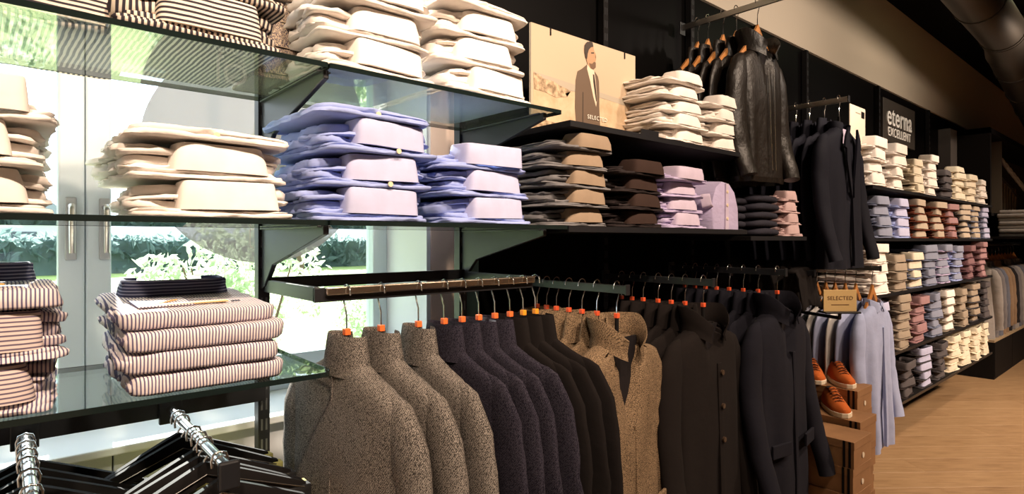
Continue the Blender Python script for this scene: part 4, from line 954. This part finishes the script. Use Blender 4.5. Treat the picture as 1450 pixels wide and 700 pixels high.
def shoe_meshes():
    # toe towards -x (local), length 0.26
    def sec(t):  # t 0 heel .. 1 toe : half width
        return 0.030 + 0.014 * math.sin(min(1, t * 1.25) * 2.2) - 0.030 * max(0, t - .82) ** 1.2 / .15
    sole = []; N = 20
    out_l = []; 
    for i in range(17):
        t = i / 16; w = sec(t) if t < 1 else .012
        if t == 0: w = .020
        out_l.append((0.13 - 0.26 * t, w))
    poly = [(x, w) for x, w in out_l] + [(x, -w) for x, w in reversed(out_l)]
    so = MB().prism([(a * 1.02, c * 1.08) for a, c in poly], 'z', 0, 0.022).mesh('sole', bevel=.003)
    rings = []
    for i in range(17):
        t = i / 16; x, w = out_l[i]
        hgt = 0.072 if t < .32 else 0.072 - 0.036 * min(1, (t - .32) / .45) if t < .77 else 0.036 - .018 * ((t - .77) / .23) ** 2
        rings.append([(x, w * math.copysign(abs(math.cos(a)) ** .6, math.cos(a)) * (1 - .42 * math.sin(a) ** 2), 0.019 + hgt * math.sin(a) ** .8) for a in [math.pi * k / 12 for k in range(13)]])
    up = MB().loft(rings, closed=True).mesh('upper', True, autosm=60)
    to = MB(); to.tube([(0.085, 0, 0.080), (0.05, 0, 0.095), (0.01, 0, 0.080), (-0.02, 0, 0.066)], [.013, .016, .016, .012], 10, (1.0, .45)); tongue = to.mesh('tongue', True)
    lc = []
    for k in range(5):
        x = 0.035 - 0.022 * k; z = 0.099 - 0.0085 * k
        lc.append(MB().tube([(x, -.019, z - .010), (x - .004, 0, z), (x, .019, z - .010)], .0042, 6).mesh('lace', True))
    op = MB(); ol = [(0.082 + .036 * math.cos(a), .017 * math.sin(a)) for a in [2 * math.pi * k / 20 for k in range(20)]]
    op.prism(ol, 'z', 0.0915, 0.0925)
    return so, up, tongue, lc, op.mesh('opening')
SH = shoe_meshes()
def shoe(x, y, z, rz, lab):
    r = empty('suede_sneaker', lab, 'shoe', (x, y, z), rz, 'orange suede sneakers'); r.scale = (.85, .95, .95)
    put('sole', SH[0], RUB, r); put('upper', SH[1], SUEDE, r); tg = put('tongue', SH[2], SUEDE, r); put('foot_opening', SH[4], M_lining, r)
    for l in SH[3]: put('lace', l, LACE, tg)
shoe(2.985, 1.085, 6 * BZ, R(38), 'right shoe of the orange suede pair on the highest boxes')
shoe(2.965, 1.20, 6 * BZ, R(32), 'left shoe of the orange suede pair on the highest boxes')
shoe(2.775, 1.03, 5 * .109, R(38), 'single orange suede shoe on the lower boxes')
# gold counter sign and dark folded clothes behind the navy coats
sg = empty('counter_sign', 'gold lettered sign standing before the hanging shirts', 'sign', (2.79, 1.02, 0.985), R(-38))
put('panel', boxm(-0.075, 0.075, -0.004, 0.004, 0, 0.095, .001), plain('gold_card', (0.62, 0.42, 0.18), .45), sg)
put('lettering', text_mesh('SELECTED', 0.024, .0004, space=1.1), plain('sign_brown', (0.16, 0.08, 0.03), .6), sg, (0, -0.0045, 0.058), (R(90), 0, 0))
put('printed_rule', boxm(-0.04, 0.04, -0.0048, -0.004, 0.028, 0.031), MATS['sign_brown'], sg)
put('foot', boxm(-0.08, 0.08, -0.03, 0.03, -0.008, 0, .002), M_black, sg)
put('stem', MB().tube([(0, 0, -0.008), (0, 0.0, -0.03), (0, 0.30, -0.04)], .008, 8).mesh('stem'), M_black, sg)
arm(2.72, 1.10, 1.165, 'black display arm with draped black scarves', m=M_black)
def drape(x, y, z, lab, w, l, seed):
    rings = []
    for i in range(15):
        u = i / 14 * 2 - 1; s_ = math.copysign(1, u); uu = abs(u)
        yy = 0.03 * math.tanh(u * 5) + .02 * u; zz = 0.012 - (max(0, uu - .15)) * l
        row = []
        for k in range(13):
            q = k / 12 * 2 - 1; nz = noise.noise(Vector((q * 3 + seed, u * 3, 1))) * .025
            row.append((q * w * (1 - .15 * uu) , yy + nz * uu, zz - .02 * q * q))
        row2 = [(a, b2 - (.006 * s_ if uu > .15 else 0), c - (.006 if uu <= .3 else 0)) for a, b2, c in reversed(row)]
        rings.append(row + row2)
    tag(put('draped_scarf', MB().loft(rings).mesh('dr', True, autosm=70), BLKW, None, (x, y, z)), lab, 'scarf', 'black scarves on the arm by the sign')
drape(2.72, 1.16, 1.166, 'front black scarf draped over the arm beside the gold sign', .10, .20, 1)
drape(2.72, 1.27, 1.166, 'middle black scarf draped over the arm beside the gold sign', .11, .22, 2)
drape(2.72, 1.39, 1.166, 'rear black scarf draped over the arm beside the gold sign', .11, .26, 3)

# ------------------------------------------------------------------ far end: sign, niche, plinth, rails, duct, lamp
es = empty('brand_sign', 'dark wall sign with pale lettering above the white shirts', 'sign', (5.30, 1.50, 2.20))
put('panel', boxm(-0.38, 0.38, 0, 0.03, -0.16, 0.16, .002), plain('sign_panel', (0.035, 0.028, 0.022), .5), es)
M_let = plain('sign_lettering', (0.85, 0.82, 0.76), .5)
put('lettering', text_mesh('eterna', 0.215, .004, bold=.0012, space=1.06), M_let, es, (-0.02, -0.004, 0.035), (R(90), 0, 0))
put('lettering', text_mesh('EXCELLENT', 0.095, .003, space=1.1), M_let, es, (-0.02, -0.004, -0.085), (R(90), 0, 0))
struct('trim_3', boxm(6.50, 6.72, 1.44, 1.534, 1.55, 2.315), plain('column_grey', (0.10, 0.09, 0.085), .7), 'grey pilaster right of the lettered sign', 'trim')
nc = empty('display_niche', 'black framed wall niche at the far right', 'cabinet', (6.74, 1.20, 1.52))
put('side_panel', boxm(0, 0.05, 0, 0.33, 0, 0.80), M_blackmatte, nc); put('top_panel', boxm(0, 4.2, 0, 0.33, 0.75, 0.80), M_blackmatte, nc); put('bottom_panel', boxm(0, 4.2, 0, 0.33, 0, 0.03), M_blackmatte, nc)
put('back_panel', boxm(0.05, 4.2, 0.30, 0.33, 0.03, 0.75), plain('niche_brown', (0.07, 0.05, 0.038), .6), nc); put('glass_divider', boxm(0.60, 0.62, 0.02, 0.30, 0.03, 0.74), plain('divider', (0.10, 0.08, 0.06), .3), nc)
TIEM = cloth('pale_tie', (0.40, 0.32, 0.24))
tr = empty('tie_rack', 'curved rail of pale ties inside the niche', 'rack', (7.7, 1.40, 1.56))
put('rail', MB().tube([(-.20, 0, .42), (.2, 0, .44), (.6, -.02, .42), (1.0, -.03, .34), (1.5, -.04, .22)], .012, 8).mesh('rl', True), M_steel, tr)
for k in range(11):
    x = -.15 + k * .15; zt_ = .41 - .13 * max(0, (x - .3) / 1.1) ** 1.4
    tag(put('necktie', MB().prism([(-.022, 0), (.022, 0), (.034, -.30 + .02), (0, -.335), (-.034, -.30 + .02)], 'y', -.012, -.004).mesh('tie'), TIEM, None, (7.7 + x, 1.385, 1.56 + max(zt_, .345))), '%s pale tie on the curved niche rail' % ['leftmost', 'second', 'third', 'fourth', 'fifth', 'sixth', 'seventh', 'eighth', 'ninth', 'tenth', 'rightmost'][k], 'tie', 'pale ties in the niche')
for k in range(6):
    r = empty('packed_shirt', '%s white packed shirt leaning on the curved niche rail' % ['leftmost', 'second', 'third', 'fourth', 'fifth', 'rightmost'][k], 'shirt', (8.0 + k * .20, 1.27, 2.03 - .035 * k), 0, 'packed shirts on the niche rail')
    o = put('body', boxm(-.085, .085, -.012, .012, 0, .15, .006), W_, r, (0, 0, 0), (R(-28), R(18), 0)); put('collar', boxm(-.05, .05, -.02, -.012, .09, .14, .004), WC, r, (0, 0, 0), (R(-28), R(18), 0))
GB = boxm(-.62, .62, -.15, .15, 0, .034, .012)
for k in range(7):
    tag(put('garment_bag', GB, FAR[4], None, (7.5 + random.uniform(-.02, .02), 1.02 + random.uniform(-.01, .01), 1.33 + k * .0345), (0, 0, random.uniform(-.015, .015))), '%s flat garment bag in the pile on the far right shelf' % ORD[6 - k], 'garment bag', 'flat garment bags')
dark_shelf(6.80, 8.6, 1.312, 'black shelf under the pile of garment bags', y0=0.86, y1=1.50)
pl = empty('plinth', 'black floor plinth below the far hanging clothes', 'plinth', (6.96, 1.21, 0))
put('carcass', boxm(0, 3.2, 0, 0.32, 0, 0.345), M_blackmatte, pl); put('top_board', boxm(-.004, 3.2, -.004, .32, .345, .365), plain('plinth_oak', (0.36, 0.27, 0.17), .6), pl)
for k in range(3): put('front_panel', boxm(.01 + k * .8, .80 + k * .8, -.006, 0, .02, .34), M_blackmatte, pl)
rr = empty('hanging_rail', 'dark rail above the far plinth', 'clothes rail', (7.0, 1.36, 1.255)); put('rod', MB().tube([(0, 0, 0), (2.2, 0, 0)], .012, 10).mesh('rod', True), M_black, rr)
put('support', boxm(0.0, .02, -.01, .17, -.02, .02), M_black, rr); put('support', boxm(2.18, 2.2, -.01, .17, -.02, .02), M_black, rr)
order = [4, 1, 2, 0, 0, 3, 1, 4, 2, 1, 4, 2]
for k in range(12):
    x = 7.08 + k * .16; lab = '%s garment from the left on the far rail above the plinth' % ['first', 'second', 'third', 'fourth', 'fifth', 'sixth', 'seventh', 'eighth', 'ninth', 'tenth', 'eleventh', 'last'][k]
    garment('hanging_shirt', x, 1.36, 1.255, R(90), FAR[order[k]], lab, 'shirt', 'garments above the far plinth', L=.74, Ls=.62, T=.8, Wd=.62, seed=k, collar='shirt', drop=.185); hanger(x, 1.36, 1.251, R(90), 'hanger of the ' + lab, 'far hangers', wood=True).scale = (.62, 1, 1)
dt = empty('air_duct', 'round silver ventilation duct hanging below the black ceiling', 'duct', (5.2, -0.2, 2.55))
M_duct = plain('duct_metal', (0.075, 0.062, 0.05), .45, 1.0)
put('duct_segment', MB().tube([(-2.3, 0.95, 0.08), (-0.35, 1.00, 0.08)], 0.12, 24).mesh('d1', True), M_duct, dt)
put('duct_elbow', MB().tube([(-0.35, 1.00, 0.08), (-0.15, 1.01, 0.075), (0.05, 1.04, 0.06)], 0.124, 24).mesh('d2', True), M_duct, dt)
put('duct_segment', MB().tube([(0.05, 1.04, 0.06), (3.2, 1.28, -0.02)], 0.12, 24).mesh('d3', True), M_duct, dt)
for x in (-1.9, -1.1, -0.4): put('seam_ring', MB().tube([(x, 0.95 + (x + 2.3) * .0256, .08), (x + .02, 0.95 + (x + 2.32) * .0256, .08)], .126, 24).mesh('sr', True), M_duct, dt)
for x in (0.5, 1.3, 2.1): put('seam_ring', MB().tube([(x, 1.04 + (x - .05) * .0762, .06 - (x - .05) * .0254), (x + .02, 1.04 + (x - .03) * .0762, .06 - (x - .03) * .0254)], .126, 24).mesh('sr', True), M_duct, dt)
for x in (-1.5, 1.7): put('hanger_strap', boxm(x - .01, x + .01, 0.9 if x < 0 else 1.1, 0.905 if x < 0 else 1.105, .1, .364), M_black, dt)
lf = empty('ceiling_light', 'fluorescent ceiling light at the top right corner', 'ceiling light', (4.75, 0.42, CEIL))
put('housing', boxm(-.5, .5, -.12, .12, -.05, 0, .004), M_black, lf)
put('diffuser', boxm(-.48, .48, -.10, .10, -.058, -.05), plain('lamp_diffuser', (0.8, 0.8, 0.7), .5, emis=(0.85, 1.0, 0.55), estr=4.0), lf)
